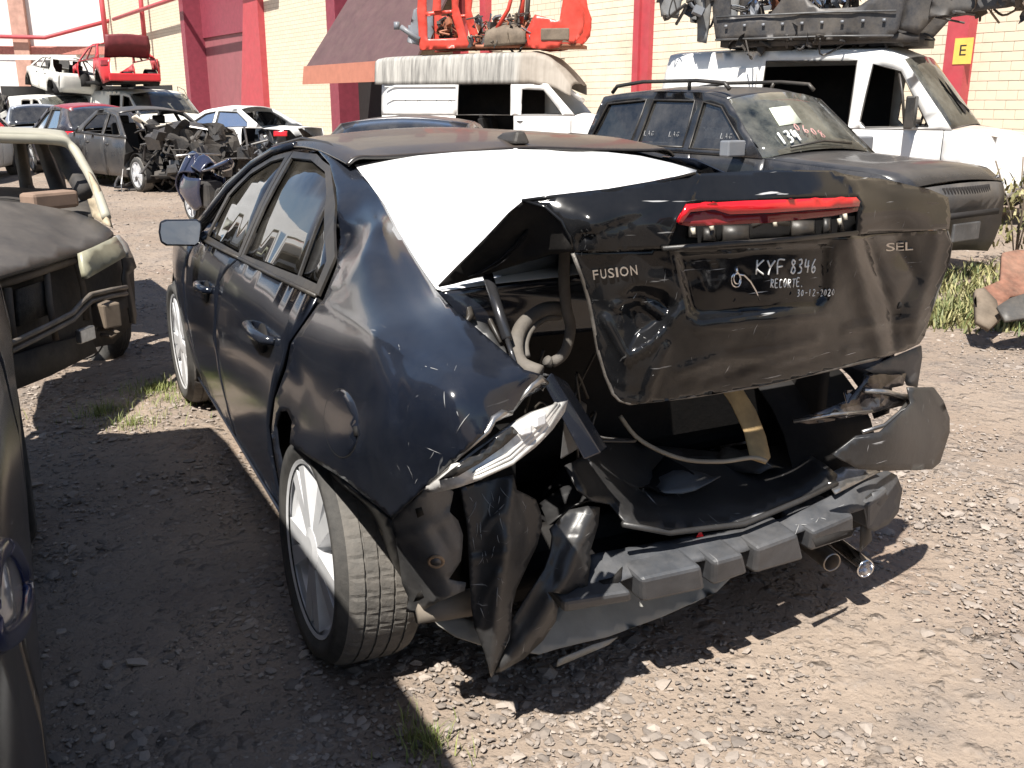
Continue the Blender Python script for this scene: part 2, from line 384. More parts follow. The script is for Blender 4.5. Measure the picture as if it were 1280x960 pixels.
def build_gravel():
    """half-buried stones, one mass"""
    m, nt, N, L, B = _nt('gravel_stone'); g = N.new('ShaderNodeNewGeometry'); t = N.new('ShaderNodeTexCoord').outputs['Object']
    c = mixc(N, L, g.outputs['Random Per Island'], (.11, .10, .095), (.42, .365, .32))
    c = mixc(N, L, mth(N, L, 'MULTIPLY', nz(N, L, 40, 4, .6, t), .7), c, (.26, .215, .18))
    L.new(c, B.inputs['Base Color']); B.inputs['Roughness'].default_value = .92; B.inputs['Specular IOR Level'].default_value = .2
    bump(N, L, nz(N, L, 120, 5, .7, t), .5, .004, B)
    r = np.random.RandomState(5); protos = []
    ico = bmesh.new(); bmesh.ops.create_icosphere(ico, subdivisions=1, radius=1)
    bv = np.array([p.co[:] for p in ico.verts]); bf = np.array([[q.index for q in f.verts] for f in ico.faces]); ico.free()
    for k in range(24):
        q = bv*(1+r.uniform(-.32, .32, (len(bv), 1))); q = q*np.array([1, r.uniform(.55, .95), r.uniform(.25, .5)]); protos.append(q)
    V = []; Fc = []; n0 = 0
    def put(x, y, s, sink):
        nonlocal n0
        a = r.uniform(0, 6.283); c_, s_ = math.cos(a), math.sin(a); q = protos[r.randint(24)]*s
        tl = r.normal(0, .12); z = q[:, 2]+q[:, 0]*tl
        V.append(np.stack([x+q[:, 0]*c_-q[:, 1]*s_, y+q[:, 0]*s_+q[:, 1]*c_, z+gh(x, y)-sink*s], 1)); Fc.append(bf+n0); n0 += len(bv)
    for i in range(70000):
        d = .5+9.5*r.rand()**1.25; an = YAW+r.uniform(-.62, .62); x = CAM[0]+d*math.sin(an); y = CAM[1]+d*math.cos(an)
        k = noise.fractal(Vector((x*.9, y*.9, 9)), 1., 2., 3)
        if r.rand() > .42+k*1.6: continue
        s = .0035+.008*r.rand()**1.5+(.016*r.rand()**2 if r.rand() < .2 else 0)+(.03*r.rand() if r.rand() < .02 else 0)
        put(x, y, s, .12)
    for i in range(2500):
        d = 9+14*r.rand(); an = YAW+r.uniform(-.62, .62); put(CAM[0]+d*math.sin(an), CAM[1]+d*math.cos(an), .012+.03*r.rand()**2, .1)
    V = np.concatenate(V); Fc = np.concatenate(Fc)
    me = bpy.data.meshes.new('gravel'); me.from_pydata(V.tolist(), [], Fc.tolist()); me.materials.append(m); me.update()
    o = bpy.data.objects.new('gravel', me); link(o, None, 'stuff', 'loose tan and grey stones half buried in the yard earth', 'gravel')
build_gravel()

# ---------------------------------------------------------------- the wrecked black sedan
ZP = [.15, .25, .4, .6, .75, .9, .97, 1.02, 1.2, 1.36, 1.42]; XP = [.84, .875, .9, .917, .912, .89, .865, .84, .735, .62, .53]
def Xs(y, z):
    x = float(np.interp(z, ZP, XP))
    if y < -.2: x -= .10*((-.2-y)/.9)**2
    if y > 2.4: x -= .22*min(1.6, ((y-2.4)/1.2))**2
    return -x
def SL(y, z): return (Xs(y, z), y, z)
def SR(y, z): return (-Xs(y, z), y, z)
def IN(d, side): return lambda y, z: ((Xs(y, z)+d)*(1 if side < 0 else -1), y, z)
SED = empty('wrecked_sedan', (0, 0, 0), 0, 'wrecked glossy black sedan with crushed rear end and bent-up trunk lid', 'car')
def arch(yc, zc, R, a0, a1, n=14): return [(yc+R*math.cos(math.radians(a0+(a1-a0)*i/n)), zc+R*math.sin(math.radians(a0+(a1-a0)*i/n))) for i in range(n+1)]
bseam = [(1.05, 1.0), (1.16, .95), (1.255, .89), (1.285, .77), (1.315, .62), (1.315, .52), (1.295, .42), (1.285, .25)]
rseam = [(.03, 1.038), (.07, .96), (.135, .90), (.18, .82), (.285, .70), (.38, .58), (.41, .47), (.42, .37), (.42, .26)]
FD = [(1.80, .972)]+[(1.45, .988)]+[(p[0]+.005, p[1]) for p in bseam]+[(1.7, .24), (2.12, .25), (2.17, .45), (2.185, .62), (2.16, .80), (1.98, .925)]
RD = [(p[0]-.005, p[1]) for p in bseam]+[(.9, .25)]+[(p[0]+.004, p[1]) for p in rseam[::-1]]+[(.5, 1.022)]
FE = [(1.99, .93), (2.168, .80), (2.193, .62), (2.178, .45), (2.13, .25), (2.33, .22)]+arch(2.73, .33, .375, 196, -20, 20)+[(3.3, .24), (3.55, .3), (3.62, .5), (3.55, .68), (3.3, .79), (2.9, .875), (2.4, .93)]
frontwin = [(1.735, 1.0), (1.70, 1.165), (1.55, 1.262), (1.35, 1.322), (1.175, 1.346), (1.085, 1.016)]
rearwin = [(1.08, 1.348), (.82, 1.354), (.58, 1.330), (.425, 1.274), (.38, 1.25), (.285, 1.058), (1.0, 1.022)]
qwin = [(.36, 1.238), (.10, 1.125), (.085, 1.066), (.272, 1.060)]
ffr = [(1.775, .98), (1.745, 1.17), (1.57, 1.282), (1.35, 1.342), (1.14, 1.368), (1.04, 1.004), (1.45, .992)]
rfr = [(1.13, 1.368), (.82, 1.372), (.56, 1.348), (.29, 1.258), (.05, 1.142), (.03, 1.045), (.5, 1.026), (1.03, 1.006)]
for s, SM in ((-1, SL), (1, SR)):
    fd = plate('front_door', FD, SM, BLACK, SED, step=.07)
    plate('window_frame', ffr, SM, PLAS, fd, holes=[frontwin], step=.06, thick=.008, smooth=False)
    plate('window_glass', frontwin, IN(.012, s), GLASS, fd, step=.1, thick=.003)
    rd = plate('rear_door', RD, SM, BLACK, SED, step=.07)
    plate('window_frame', rfr, SM, PLAS, rd, holes=[rearwin, qwin], step=.06, thick=.008, smooth=False)
    plate('window_glass', rearwin, IN(.012, s), GLASS, rd, step=.1, thick=.003)
    plate('quarter_glass', qwin, IN(.012, s), GLASS, rd, step=.1, thick=.003)
    plate('front_fender', FE, SM, BLACK, SED, step=.08)
    b = MB()      # belt moulding and sill
    for a, c in (((1.79, .975), (1.05, 1.002)), ((1.04, 1.002), (.04, 1.04))):
        b.tube([Vector(SM(*a))+Vector((s*.004, 0, .004)), Vector(SM((a[0]+c[0])/2, (a[1]+c[1])/2))+Vector((s*.006, 0, .004)), Vector(SM(*c))+Vector((s*.004, 0, .004))], .007, 6)
    b.build('belt_moulding', PLAS, SED)
    plate('sill', [(.44, .15), (2.3, .15), (2.32, .235), (1.3, .238), (.44, .25)], lambda y, z: (s*(.885-.5*(.25-z)), y, z), BLACK, SED, step=.1, thick=.01)
    plate('inner_trim', [(2.15, .2), (2.15, .95), (1.0, .985), (.05, 1.02), (.3, .6), (.38, .2)], IN(.09, s), DARK, SED, step=.2, thick=.02)
    for (y0, y1, z0, z1) in ((1.66, 1.40, .815, .828), (.62, .30, .855, .868)):    # door handles with their dark cups
        ya = (y0+y1)/2; cup = MB(); px = Vector(SM(ya, z0-.02))
        hd = MB(); q = lambda y, z, d: Vector(SM(y, z))+Vector((s*d, 0, 0))
        hd.tube([q(y0, z0, .002), q(y0-.03, z0+.004, .028), q(ya, (z0+z1)/2, .036), q(y1+.03, z1, .028), q(y1, z1, .002)], [.013, .016, .017, .016, .013], 8)
        par = fd if y0 > 1 else rd
        h = hd.build('door_handle', BLACK, par)
        v = [q(ya+.07*math.cos(t), z0-.012+.045*math.sin(t), .0035) for t in np.linspace(0, 2*math.pi, 21)[:-1]]; f = [tuple(range(20))]
        mobj('handle_cup', v, f, DARK, h, thick=.002)
# A pillars, windscreen, roof, hood, nose
for s in (-1, 1):
    b = MB(); b.tube([(s*.82, 2.42, .93), (s*.80, 1.98, 1.07), (s*.735, 1.78, 1.20), (s*.665, 1.60, 1.30), (s*.625, 1.38, 1.362), (s*.60, 1.14, 1.392)], [.03, .024, .022, .02, .018, .014], 8); b.build('windscreen_pillar', BLACK, SED)
rows = []
for y, ze, xe, zc in ((.455, 1.357, .604, 1.396), (.58, 1.37, .606, 1.418), (.82, 1.386, .604, 1.437), (1.13, 1.384, .606, 1.444), (1.40, 1.357, .625, 1.438), (1.62, 1.305, .655, 1.415), (1.86, 1.25, .67, 1.372)):
    rows.append([(-xe, y, ze), (-xe+.035, y, ze+.022), (-xe+.12, y, (ze*.45+zc*.55)), (-.25, y, zc-.01), (0, y, zc), (.25, y, zc-.01), (xe-.12, y, ze*.45+zc*.55), (xe-.035, y, ze+.022), (xe, y, ze)])
v, f = gridmesh(rows, 33, 29); mobj('roof', v, f, ROOFP, SED, thick=.01)
b = MB(); b.tube([(-.585, .47, 1.374), (-.57, .8, 1.41), (-.57, 1.15, 1.416), (-.6, 1.5, 1.375)], .006, 6); b.build('roof_seam', PLAS, SED); b = MB(); b.tube([(.585, .47, 1.374), (.57, .8, 1.41), (.57, 1.15, 1.416), (.6, 1.5, 1.375)], .006, 6)
b.build('roof_seam', PLAS, SED)
a = MB(); a.hexa([(-.035, .47, 1.408), (.035, .47, 1.408), (.03, .64, 1.42), (-.03, .64, 1.42), (-.018, .48, 1.452), (.018, .48, 1.452), (.012, .60, 1.444), (-.012, .60, 1.444)])
a.build('roof_antenna', PLAS, SED, bevel=.012)
v, f = gridmesh([[(-.78, 2.45, .95), (0, 2.58, .97), (.78, 2.45, .95)], [(-.72, 2.15, 1.16), (0, 2.25, 1.19), (.72, 2.15, 1.16)], [(-.66, 1.87, 1.262), (0, 1.87, 1.375), (.66, 1.87, 1.262)]], 13, 9)
mobj('windscreen', v, f, GLASS, SED, thick=.004)
v, f = gridmesh([[(-.82, 2.4, .925), (-.4, 2.48, .965), (0, 2.5, .975), (.4, 2.48, .965), (.82, 2.4, .925)], [(-.84, 2.9, .87), (-.4, 2.95, .92), (0, 2.95, .925), (.4, 2.95, .92), (.84, 2.9, .87)], [(-.70, 3.45, .75), (-.35, 3.55, .77), (0, 3.58, .775), (.35, 3.55, .77), (.70, 3.45, .75)]], 17, 13)
mobj('hood', v, f, BLACK, SED, thick=.01)
v, f = gridmesh([[(-.72, 3.46, .74), (-.35, 3.6, .76), (0, 3.64, .765), (.35, 3.6, .76), (.72, 3.46, .74)], [(-.75, 3.5, .5), (-.35, 3.66, .5), (0, 3.7, .5), (.35, 3.66, .5), (.75, 3.5, .5)], [(-.72, 3.42, .2), (-.35, 3.55, .2), (0, 3.58, .2), (.35, 3.55, .2), (.72, 3.42, .2)]], 17, 13)
mobj('front_bumper', v, f, BLACK, SED, thick=.01)
# floor pan, cabin, rear bulkhead
b = MB(); b.box((0, 1.6, .22), (1.5, 3.4, .06)); b.build('floor_pan', DARK, SED)
for x in (-.38, .38):
    b = MB(); b.box((x, 1.25, .48), (.5, .5, .16)); b.box((x, .98, .82), (.48, .13, .62), rx=.22); b.box((x, .90, 1.18), (.26, .09, .16), rx=.15); b.build('seat', DARK, SED, bevel=.04)
b = MB(); b.box((0, .2, .5), (1.3, .5, .16)); b.box((0, -.12, .80), (1.36, .13, .60), rx=.25); b.build('rear_bench', DARK, SED, bevel=.04)
b = MB(); b.box((0, 2.25, .85), (1.45, .35, .2)); b.build('dashboard', DARK, SED, bevel=.05)
# mirror
b = MB(); mu = lambda u, v, y: U(u, v, 'y', y)
mo = [(199, 277), (206, 274), (247, 273.5), (252, 277), (252.5, 283), (250, 304), (245, 308), (207, 307.5), (200, 303), (197.5, 290)]
b.prism(mo, lambda u, v: mu(u, v, 1.72), lambda u, v: mu((u-228)*.86+230, (v-291)*.8+292, 1.83)); b.tube([mu(250, 300, 1.78), (-.86, 1.78, .99), (-.80, 1.8, .99)], [.025, .03, .03], 8)
mi = b.build('door_mirror', BLACK, SED, bevel=.008)
mobj('mirror_glass', [mu((u-225)*.91+225.5, (v-291)*.86+291, 1.714-(v-291)*.00035) for u, v in mo], [tuple(range(len(mo)))], MIRR, mi, smooth=False, thick=.003)
# wheels
make_wheel(SED, (-.79, 0, .326), R=.332, rr=.242, side=-1, spokes=10, camber=.05, steer=.02)
make_wheel(SED, (.79, 0, .326), R=.332, rr=.242, side=1, spokes=10)
make_wheel(SED, (-.79, 2.73, .326), R=.332, rr=.242, side=-1, spokes=10, steer=.03)
make_wheel(SED, (.79, 2.73, .326), R=.332, rr=.242, side=1, spokes=10)
for yc in (0, 2.73):
    for s in (-1, 1):
        pts = arch(yc, .33, .385, 112 if (yc == 0 and s < 0) else 200, -20, 16); v = [(s*.88, p[0], p[1]) for p in pts]+[(s*.52, p[0], p[1]) for p in pts]
        n = len(pts)
        if yc == 0 and s < 0: v = [(-.84 if i < n else -.50, p[1], p[2]-.0) for i, p in enumerate(v)]
        mobj('wheel_arch_liner', v, [(i, i+1, n+i+1, n+i) for i in range(n-1)], DARK, SED, thick=.006)
# left rear quarter with the buckled pillar
QC = [(398, 190, 'x', -.612), (412, 206, 'x', -.628), (420, 235, 'x', -.668), (422, 257, 'x', -.698), (422, 333, 'x', -.782), (404, 375, 'x', -.832), (364, 428, 'x', -.889), (358, 460, 'x', -.902), (345, 497, 'x', -.914), (340, 540, 'x', -.914), (352, 612, 'x', -.895),
      (442, 208, 'x', -.572), (461, 230, 'x', -.588), (481, 257, 'x', -.606), (496, 287, 'x', -.622), (544, 365, 'x', -.665), (434, 300, 'x', -.712), (448, 262, 'x', -.655), (474, 282, 'x', -.69), (455, 318, 'x', -.765), (432, 362, 'x', -.815), (500, 345, 'x', -.72), (519, 447, 'x', -.845), (470, 420, 'x', -.868), (440, 396, 'x', -.845),
      (430, 480, 'x', -.905), (391, 574, 'x', -.925), (432, 599, 'x', -.922), (491, 647, 'x', -.895), (534, 606, 'x', -.868), (560, 382, 'x', -.695), (600, 416, 'x', -.70), (640, 452, 'x', -.69), (668, 470, 'x', -.655), (682, 479, 'x', -.61), (600, 540, 'x', -.80), (655, 494, 'x', -.68), (560, 480, 'x', -.84), (500, 560, 'x', -.90)]
qmarks = [('ridge', [(474, 280), (452, 322), (430, 358), (404, 380)], -.020, 14), ('ridge', [(430, 300), (425, 345)], .018, 12), ('ridge', [(400, 378), (460, 413), (519, 447), (560, 470)], -.010, 9), ('ridge', [(365, 440), (382, 480), (372, 540)], .012, 16),
          ('ridge', [(480, 425), (500, 470), (498, 520)], .010, 14), ('ridge', [(520, 400), (570, 455), (640, 490)], -.004, 20), ('dent', (450, 460), .008, 24), ('ridge', [(500, 300), (530, 370), (590, 430)], -.006, 12)]
QS = Surf(QC, qmarks, .0035, 2.2)
QO = [(398, 189), (412, 205), (420, 235), (422, 257), (422, 333), (405, 376), (399, 381), (365, 429), (359, 460), (345, 498), (340, 540), (345, 572), (352, 613), (359, 620), (356, 590), (349, 560), (346, 532), (351, 514), (360, 514), (366, 527), (363, 554), (391, 574), (432, 599), (460, 622), (491, 647), (505, 634), (534, 607), (560, 582), (588, 556), (612, 536), (618, 522), (640, 516), (655, 497), (674, 487), (682, 478), (676, 468), (655, 463), (640, 449), (600, 415), (560, 381), (545, 364), (520, 326), (496, 287), (481, 257), (461, 229), (443, 207), (420, 197)]
qp = sheet('quarter_panel', QS, QO, BLACK, SED, step=5.5, thick=.005)
e = MB()   # torn bright edge of the quarter by the lamp
e.tube([QS(u, v, .003) for u, v in ((536, 606), (575, 570), (610, 538), (616, 524), (628, 517), (640, 517))], [.002, .003, .006, .008, .009, .003], 6)
e.tube([QS(u, v, .003) for u, v in ((650, 500), (664, 482), (674, 474), (683, 479), (678, 488))], [.002, .007, .010, .006, .002], 6); e.build('torn_edge', STEEL, qp)
circ = [(428+22*math.cos(t)+2*math.sin(t), 529+43*math.sin(t)) for t in np.linspace(0, 2*math.pi, 29)[:-1]]
sheet('fuel_door', lambda u, v: QS(u, v, .004), circ, BLACK, qp, step=9, thick=.003)
e = MB(); e.tube([QS(u, v, .001) for u, v in circ+circ[:1]], .0028, 6); e.build('fuel_door_gap', DARK, qp)
e = MB(); e.tube([QS(446, 533, .004), QS(447, 545, .004)], .008, 8); e.build('fuel_door_finger_hole', DARK, qp)
# right quarter, plainer
plate('quarter_panel', [(.03, 1.05), (.02, 1.13), (.29, 1.262), (.56, 1.352), (.36, 1.352), (.0, 1.25), (-.34, 1.10), (-.36, 1.02), (-.36, .80), (-.36, .58)]+arch(0, .33, .375, 145, -10, 12)+[(.42, .26), (.415, .47), (.38, .58), (.285, .70), (.18, .82), (.135, .90)], SR, BLACK, SED, step=.08)
# backlight opening under the white film, rear shelf
BSC = [(443, 207, 'x', -.575), (481, 257, 'x', -.60), (496, 287, 'x', -.615), (544, 362, 'x', -.655), (868, 213, 'x', .60), (660, 188, 'y', .44), (780, 193, 'y', .42), (560, 193, 'y', .44), (640, 330, 'y', -.32), (760, 270, 'y', -.18), (860, 240, 'y', .1), (600, 260, 'y', .13), (720, 225, 'y', .24)]
BS = Surf(BSC, [], .003, .8)
FO = [(443, 206), (470, 201), (520, 195), (570, 190.5), (620, 188), (641, 187), (644, 184.5), (648, 187), (700, 188), (760, 190.5), (800, 195), (840, 204), (871, 213), (866, 222), (845, 250), (820, 285), (790, 322), (742, 340), (700, 346), (640, 352), (590, 358), (553, 364), (545, 361), (520, 325), (496, 286), (481, 256), (461, 229)]
film = sheet('plastic_film', BS, FO, WHITE, None, step=14, thick=.002, label='bright white plastic film spread over the rear window of the wrecked black sedan', cat='sheet')
v, f = gridmesh([[BS(545, 366, -.02), BS(640, 356, -.02), BS(735, 345, -.02), BS(800, 322, -.02)], [(-.62, -.42, 1.07), (-.2, -.43, 1.05), (.2, -.43, 1.05), (.62, -.42, 1.07)], [(-.62, -.40, .99), (-.2, -.40, .98), (.2, -.40, .98), (.62, -.40, .99)]], 17, 9)
mobj('rear_shelf', v, f, BLACK, SED, thick=.008)
# ---------------------------------------------------------------- the bent trunk lid
LC = [(716, 314, 'y', -.80), (780, 312, 'y', -.83), (834, 309, 'y', -.85), (940, 303, 'y', -.85), (1068, 292, 'y', -.79), (1120, 289, 'y', -.72), (1184, 287, 'y', -.63), (1187, 320, 'y', -.60), (1168, 380, 'y', -.57), (1151, 424, 'y', -.57), (1098, 448, 'y', -.63), (1020, 466, 'y', -.71), (944, 483, 'y', -.75), (860, 496, 'y', -.78), (793, 505, 'y', -.785), (766, 494, 'y', -.77),
      (748, 440, 'y', -.77), (736, 375, 'y', -.78), (900, 420, 'y', -.83), (1000, 410, 'y', -.79), (1080, 380, 'y', -.70), (820, 440, 'y', -.82)]
dentpoly = [(762, 372), (792, 348), (838, 352), (856, 384), (842, 414), (812, 432), (786, 446), (770, 412)]
LM = [('pit', [(838, 311), (1042, 298), (1037, 372), (1022, 388), (940, 396), (872, 404), (857, 394)], .032, 11), ('pit', dentpoly, .034, 26), ('ridge', [(756, 398), (784, 447), (815, 428), (853, 384)], -.016, 9), ('ridge', [(804, 503), (815, 470), (832, 432)], -.014, 10),
      ('ridge', [(770, 380), (800, 372), (828, 392)], -.02, 9), ('dent', (1110, 310), .065, 34), ('dent', (1140, 388), -.03, 26), ('ridge', [(1062, 300), (1078, 360), (1100, 440)], -.030, 24), ('ridge', [(1120, 300), (1142, 345), (1122, 390)], .022, 18), ('ridge', [(1170, 300), (1155, 360), (1140, 420)], -.014, 14), ('ridge', [(850, 462), (900, 446), (960, 440), (1020, 424)], -.014, 12), ('ridge', [(880, 474), (930, 460), (990, 454), (1050, 438)], .010, 8), ('ridge', [(1056, 412), (1100, 402), (1145, 400)], -.014, 10), ('ridge', [(1085, 300), (1096, 340), (1112, 385), (1116, 432)], .020, 10), ('ridge', [(870, 408), (940, 402), (1030, 394)], -.010, 8), ('dent', (915, 445), .012, 34), ('ridge', [(930, 466), (1010, 442), (1080, 436)], -.01, 9), ('dent', (1010, 430), .012, 26), ('ridge', [(760, 480), (775, 488), (800, 492)], .006, 7), ('dent', (1120, 410), .014, 22)]
LS = Surf(LC, LM, .0065, 2.2)
LO = [(716, 315), (780, 314), (834, 310), (940, 304), (1068, 293.5), (1120, 290), (1184, 287), (1189, 305), (1186, 325), (1176, 352), (1163, 390), (1154, 420), (1148, 429), (1130, 438), (1098, 448), (1060, 458), (1020, 466), (944, 483), (860, 496), (800, 504), (786, 504), (774, 500), (766, 492), (757, 470), (748, 440), (742, 405), (736, 375), (727, 345)]
LID = sheet('trunk_lid', LS, LO, LIDP, SED, step=5.5, thick=.008)
LID['label'] = 'crumpled trunk lid with handwriting on its plate recess'
UC = [(655, 250, 'y', -.735), (690, 246, 'y', -.76), (760, 238, 'y', -.79), (869, 217, 'y', -.80), (960, 214, 'y', -.80), (1042, 214, 'y', -.755), (1100, 224, 'y', -.70), (1163, 238, 'y', -.65), (1184, 247, 'y', -.62), (716, 315, 'y', -.80), (780, 313, 'y', -.84), (834, 309, 'y', -.865), (850, 270, 'y', -.86), (940, 300, 'y', -.87), (1070, 293, 'y', -.80), (1072, 255, 'y', -.80), (1120, 290, 'y', -.73), (1185, 288, 'y', -.632), (740, 280, 'y', -.84), (800, 270, 'y', -.86), (1130, 260, 'y', -.715), (960, 262, 'y', -.865)]
UM = [('ridge', [(871, 216), (862, 240), (846, 278)], -.012, 7), ('ridge', [(1046, 216), (1066, 232), (1070, 250)], -.012, 8), ('dent', (780, 290), .014, 24), ('ridge', [(716, 300), (760, 286), (830, 262)], .008, 9), ('dent', (1110, 310), .065, 34), ('dent', (960, 232), .008, 30), ('ridge', [(1080, 226), (1120, 244), (1180, 250)], -.008, 8), ('ridge', [(724, 312), (728, 290), (742, 300)], .01, 6)]
US_ = Surf(UC, UM, .003, 2.)
UO = [(655, 250), (690, 246), (760, 238), (830, 226), (869, 216.5), (873, 218), (960, 214), (1042, 214), (1060, 221), (1100, 224), (1163, 238), (1184, 247), (1187, 270), (1185, 286.5), (1120, 289.5), (1070, 293), (1073, 262), (1071, 246), (858, 254), (846, 278), (834, 309.5), (780, 313.5), (716, 314.5), (712, 295), (702, 276), (682, 259)]
sheet('spoiler_edge', US_, UO, LIDP, LID, step=6, thick=.006)
WS = Surf([(655, 250, 'y', -.735), (682, 259, 'y', -.76), (702, 276, 'y', -.785), (716, 315, 'y', -.80), (548, 358, 'y', -.40), (575, 352, 'y', -.42), (600, 345, 'y', -.46), (650, 330, 'y', -.60), (605, 300, 'y', -.56), (690, 318, 'y', -.72), (635, 268, 'y', -.68)], [('ridge', [(560, 354), (620, 310), (668, 275)], .015, 10), ('dent', (660, 300), .03, 20)])
sheet('lid_underside', WS, [(655, 250.5), (682, 259.5), (702, 276.5), (712, 295.5), (716, 314), (690, 317), (650, 329), (600, 345), (570, 354), (548, 358), (575, 330), (605, 299), (635, 267)], DARK, LID, step=9, thick=.006)
e = MB(); e.tube([US_(u, v, .002) for u, v in ((652, 251), (690, 246), (760, 238), (830, 226), (869, 217))], .004, 6); e.tube([US_(u, v, .002) for u, v in ((656, 251), (682, 259), (702, 276), (712, 295), (716, 312))], [.003, .004, .004, .004, .003], 6); e.build('folded_flange', LIDP, LID)
e = MB(); e.tube([LS(u, v, .001) for u, v in ((716, 316), (727, 345), (736, 375), (742, 405), (748, 440), (757, 470), (766, 492), (774, 500), (786, 504), (860, 496), (944, 483), (1020, 466), (1098, 448))], .0045, 6)
e.tube([LS(u, v, .001) for u, v in ((1183, 288), (1189, 305), (1186, 325), (1176, 352), (1163, 390), (1154, 420))], .004, 6); e.build('lid_hem', M('bare_metal_hem', (.16, .155, .15), .42, .6, .5, 40, dust=.4, bumpy=.6), LID)
# top skin running forward to the hinges (seen only from above)
hinge = [(-.60, -.385, 1.135), (-.3, -.40, 1.15), (.1, -.41, 1.16), (.5, -.40, 1.15), (.64, -.385, 1.14)]
rear = [US_(690, 247, -.01), US_(780, 236, -.01), US_(869, 219, -.01), US_(1042, 216, -.01), US_(1182, 248, -.01)]
mid = [tuple(.5*(np.array(a)+np.array(b))-np.array([0, 0, .035])) for a, b in zip(hinge, rear)]
v, f = gridmesh([hinge, mid, rear], 17, 9); mobj('lid_top_skin', v, f, LIDP, LID, thick=.005)
# red lamp bar and its broken housing
RB = Surf([(846, 278, 'y', -.872), (858, 255, 'y', -.868), (960, 250, 'y', -.872), (1072, 246, 'y', -.812), (1072, 262, 'y', -.815), (964, 278, 'y', -.876)])
RS = lambda u, v, l=0.: RB(u, v, .05+l)
bar = sheet('lamp_bar', RS, [(858, 255), (930, 251), (1069, 246.5), (1074, 252), (1072.5, 258), (964, 266), (912, 268), (893, 262), (862, 265), (852, 278), (846, 278)], REDL, LID, step=8, thick=.006)
sheet('lower_lens', lambda u, v: RB(u, v, .038), [(848, 280), (856, 268), (893, 262.5), (912, 269), (964, 267), (1072, 259), (1071, 264), (1040, 270), (964, 278), (905, 281), (862, 283)], DREDL, bar, step=8, thick=.005)
sheet('housing', lambda u, v: RB(u, v, -.06), [(850, 256), (1073, 247), (1072, 294), (940, 304), (830, 312)], DARK, LID, step=14, thick=.006)
b = MB(); q = lambda u, v, l: RB(u, v, l-.012)
for u0, u1, v0, v1 in ((858, 872, 280, 298), (876, 896, 284, 302), (900, 938, 281, 303), (986, 1020, 275, 296), (1026, 1040, 272, 293), (1046, 1056, 268, 290)):
    b.hexa([q(u0, v1, -.045), q(u1, v1, -.045), q(u1-2, v1-2, 0), q(u0+4, v1-2, 0), q(u0+3, v0, -.045), q(u1-1, v0, -.045), q(u1-3, v0+2, -.004), q(u0+5, v0+2, -.004)])
b.tube([q(828, 311, 0), q(905, 305, .004), q(990, 299, .004), q(1071, 291, 0)], .006, 6); b.tube([q(940, 283, -.02), q(955, 276, 0), q(985, 280, -.01)], .006, 6); b.build('mounting_tabs', PLAS, LID)
b = MB()
for u, v in ((866, 289), (889, 284), (1049, 277), (1056, 271), (968, 279)): b.tube([q(u, v-4, .004), q(u+1, v+4, .006)], .005, 6)
b.build('clips', M('cream_nylon', (.5, .46, .38), .6), LID)
def badge(txt, quad, S, mat, par, lift=.009, name='badge'):
    tv, tf = textmesh(txt); A, Bq, C, D = [np.array(p, float) for p in quad]     # bl, br, tr, tl
    P = [(A*(1-x)+Bq*x)*(1-y)+(D*(1-x)+C*x)*y for x, y, z in tv]
    return mobj(name, [S(p[0], p[1], lift) for p in P], tf, mat, par, smooth=False, thick=.003)
for ch, (a0, a1) in zip('FUSION', ((0, .12), (.17, .30), (.345, .475), (.52, .565), (.61, .80), (.85, 1.))):
    L0, R0 = np.array([742, 349.5]), np.array([797, 343.]); T = np.array([-1.5, -11.5])
    p, r_ = L0+(R0-L0)*a0, L0+(R0-L0)*a1; badge(ch, (p, r_, r_+T, p+T), LS, LBL, LID)
for ch, (a0, a1) in zip('SEL', ((0, .32), (.37, .66), (.72, 1.))):
    L0, R0 = np.array([1107, 314]), np.array([1141, 312.]); T = np.array([0, -10.]); p, r_ = L0+(R0-L0)*a0, L0+(R0-L0)*a1; badge(ch, (p, r_, r_+T, p+T), LS, LBL, LID)
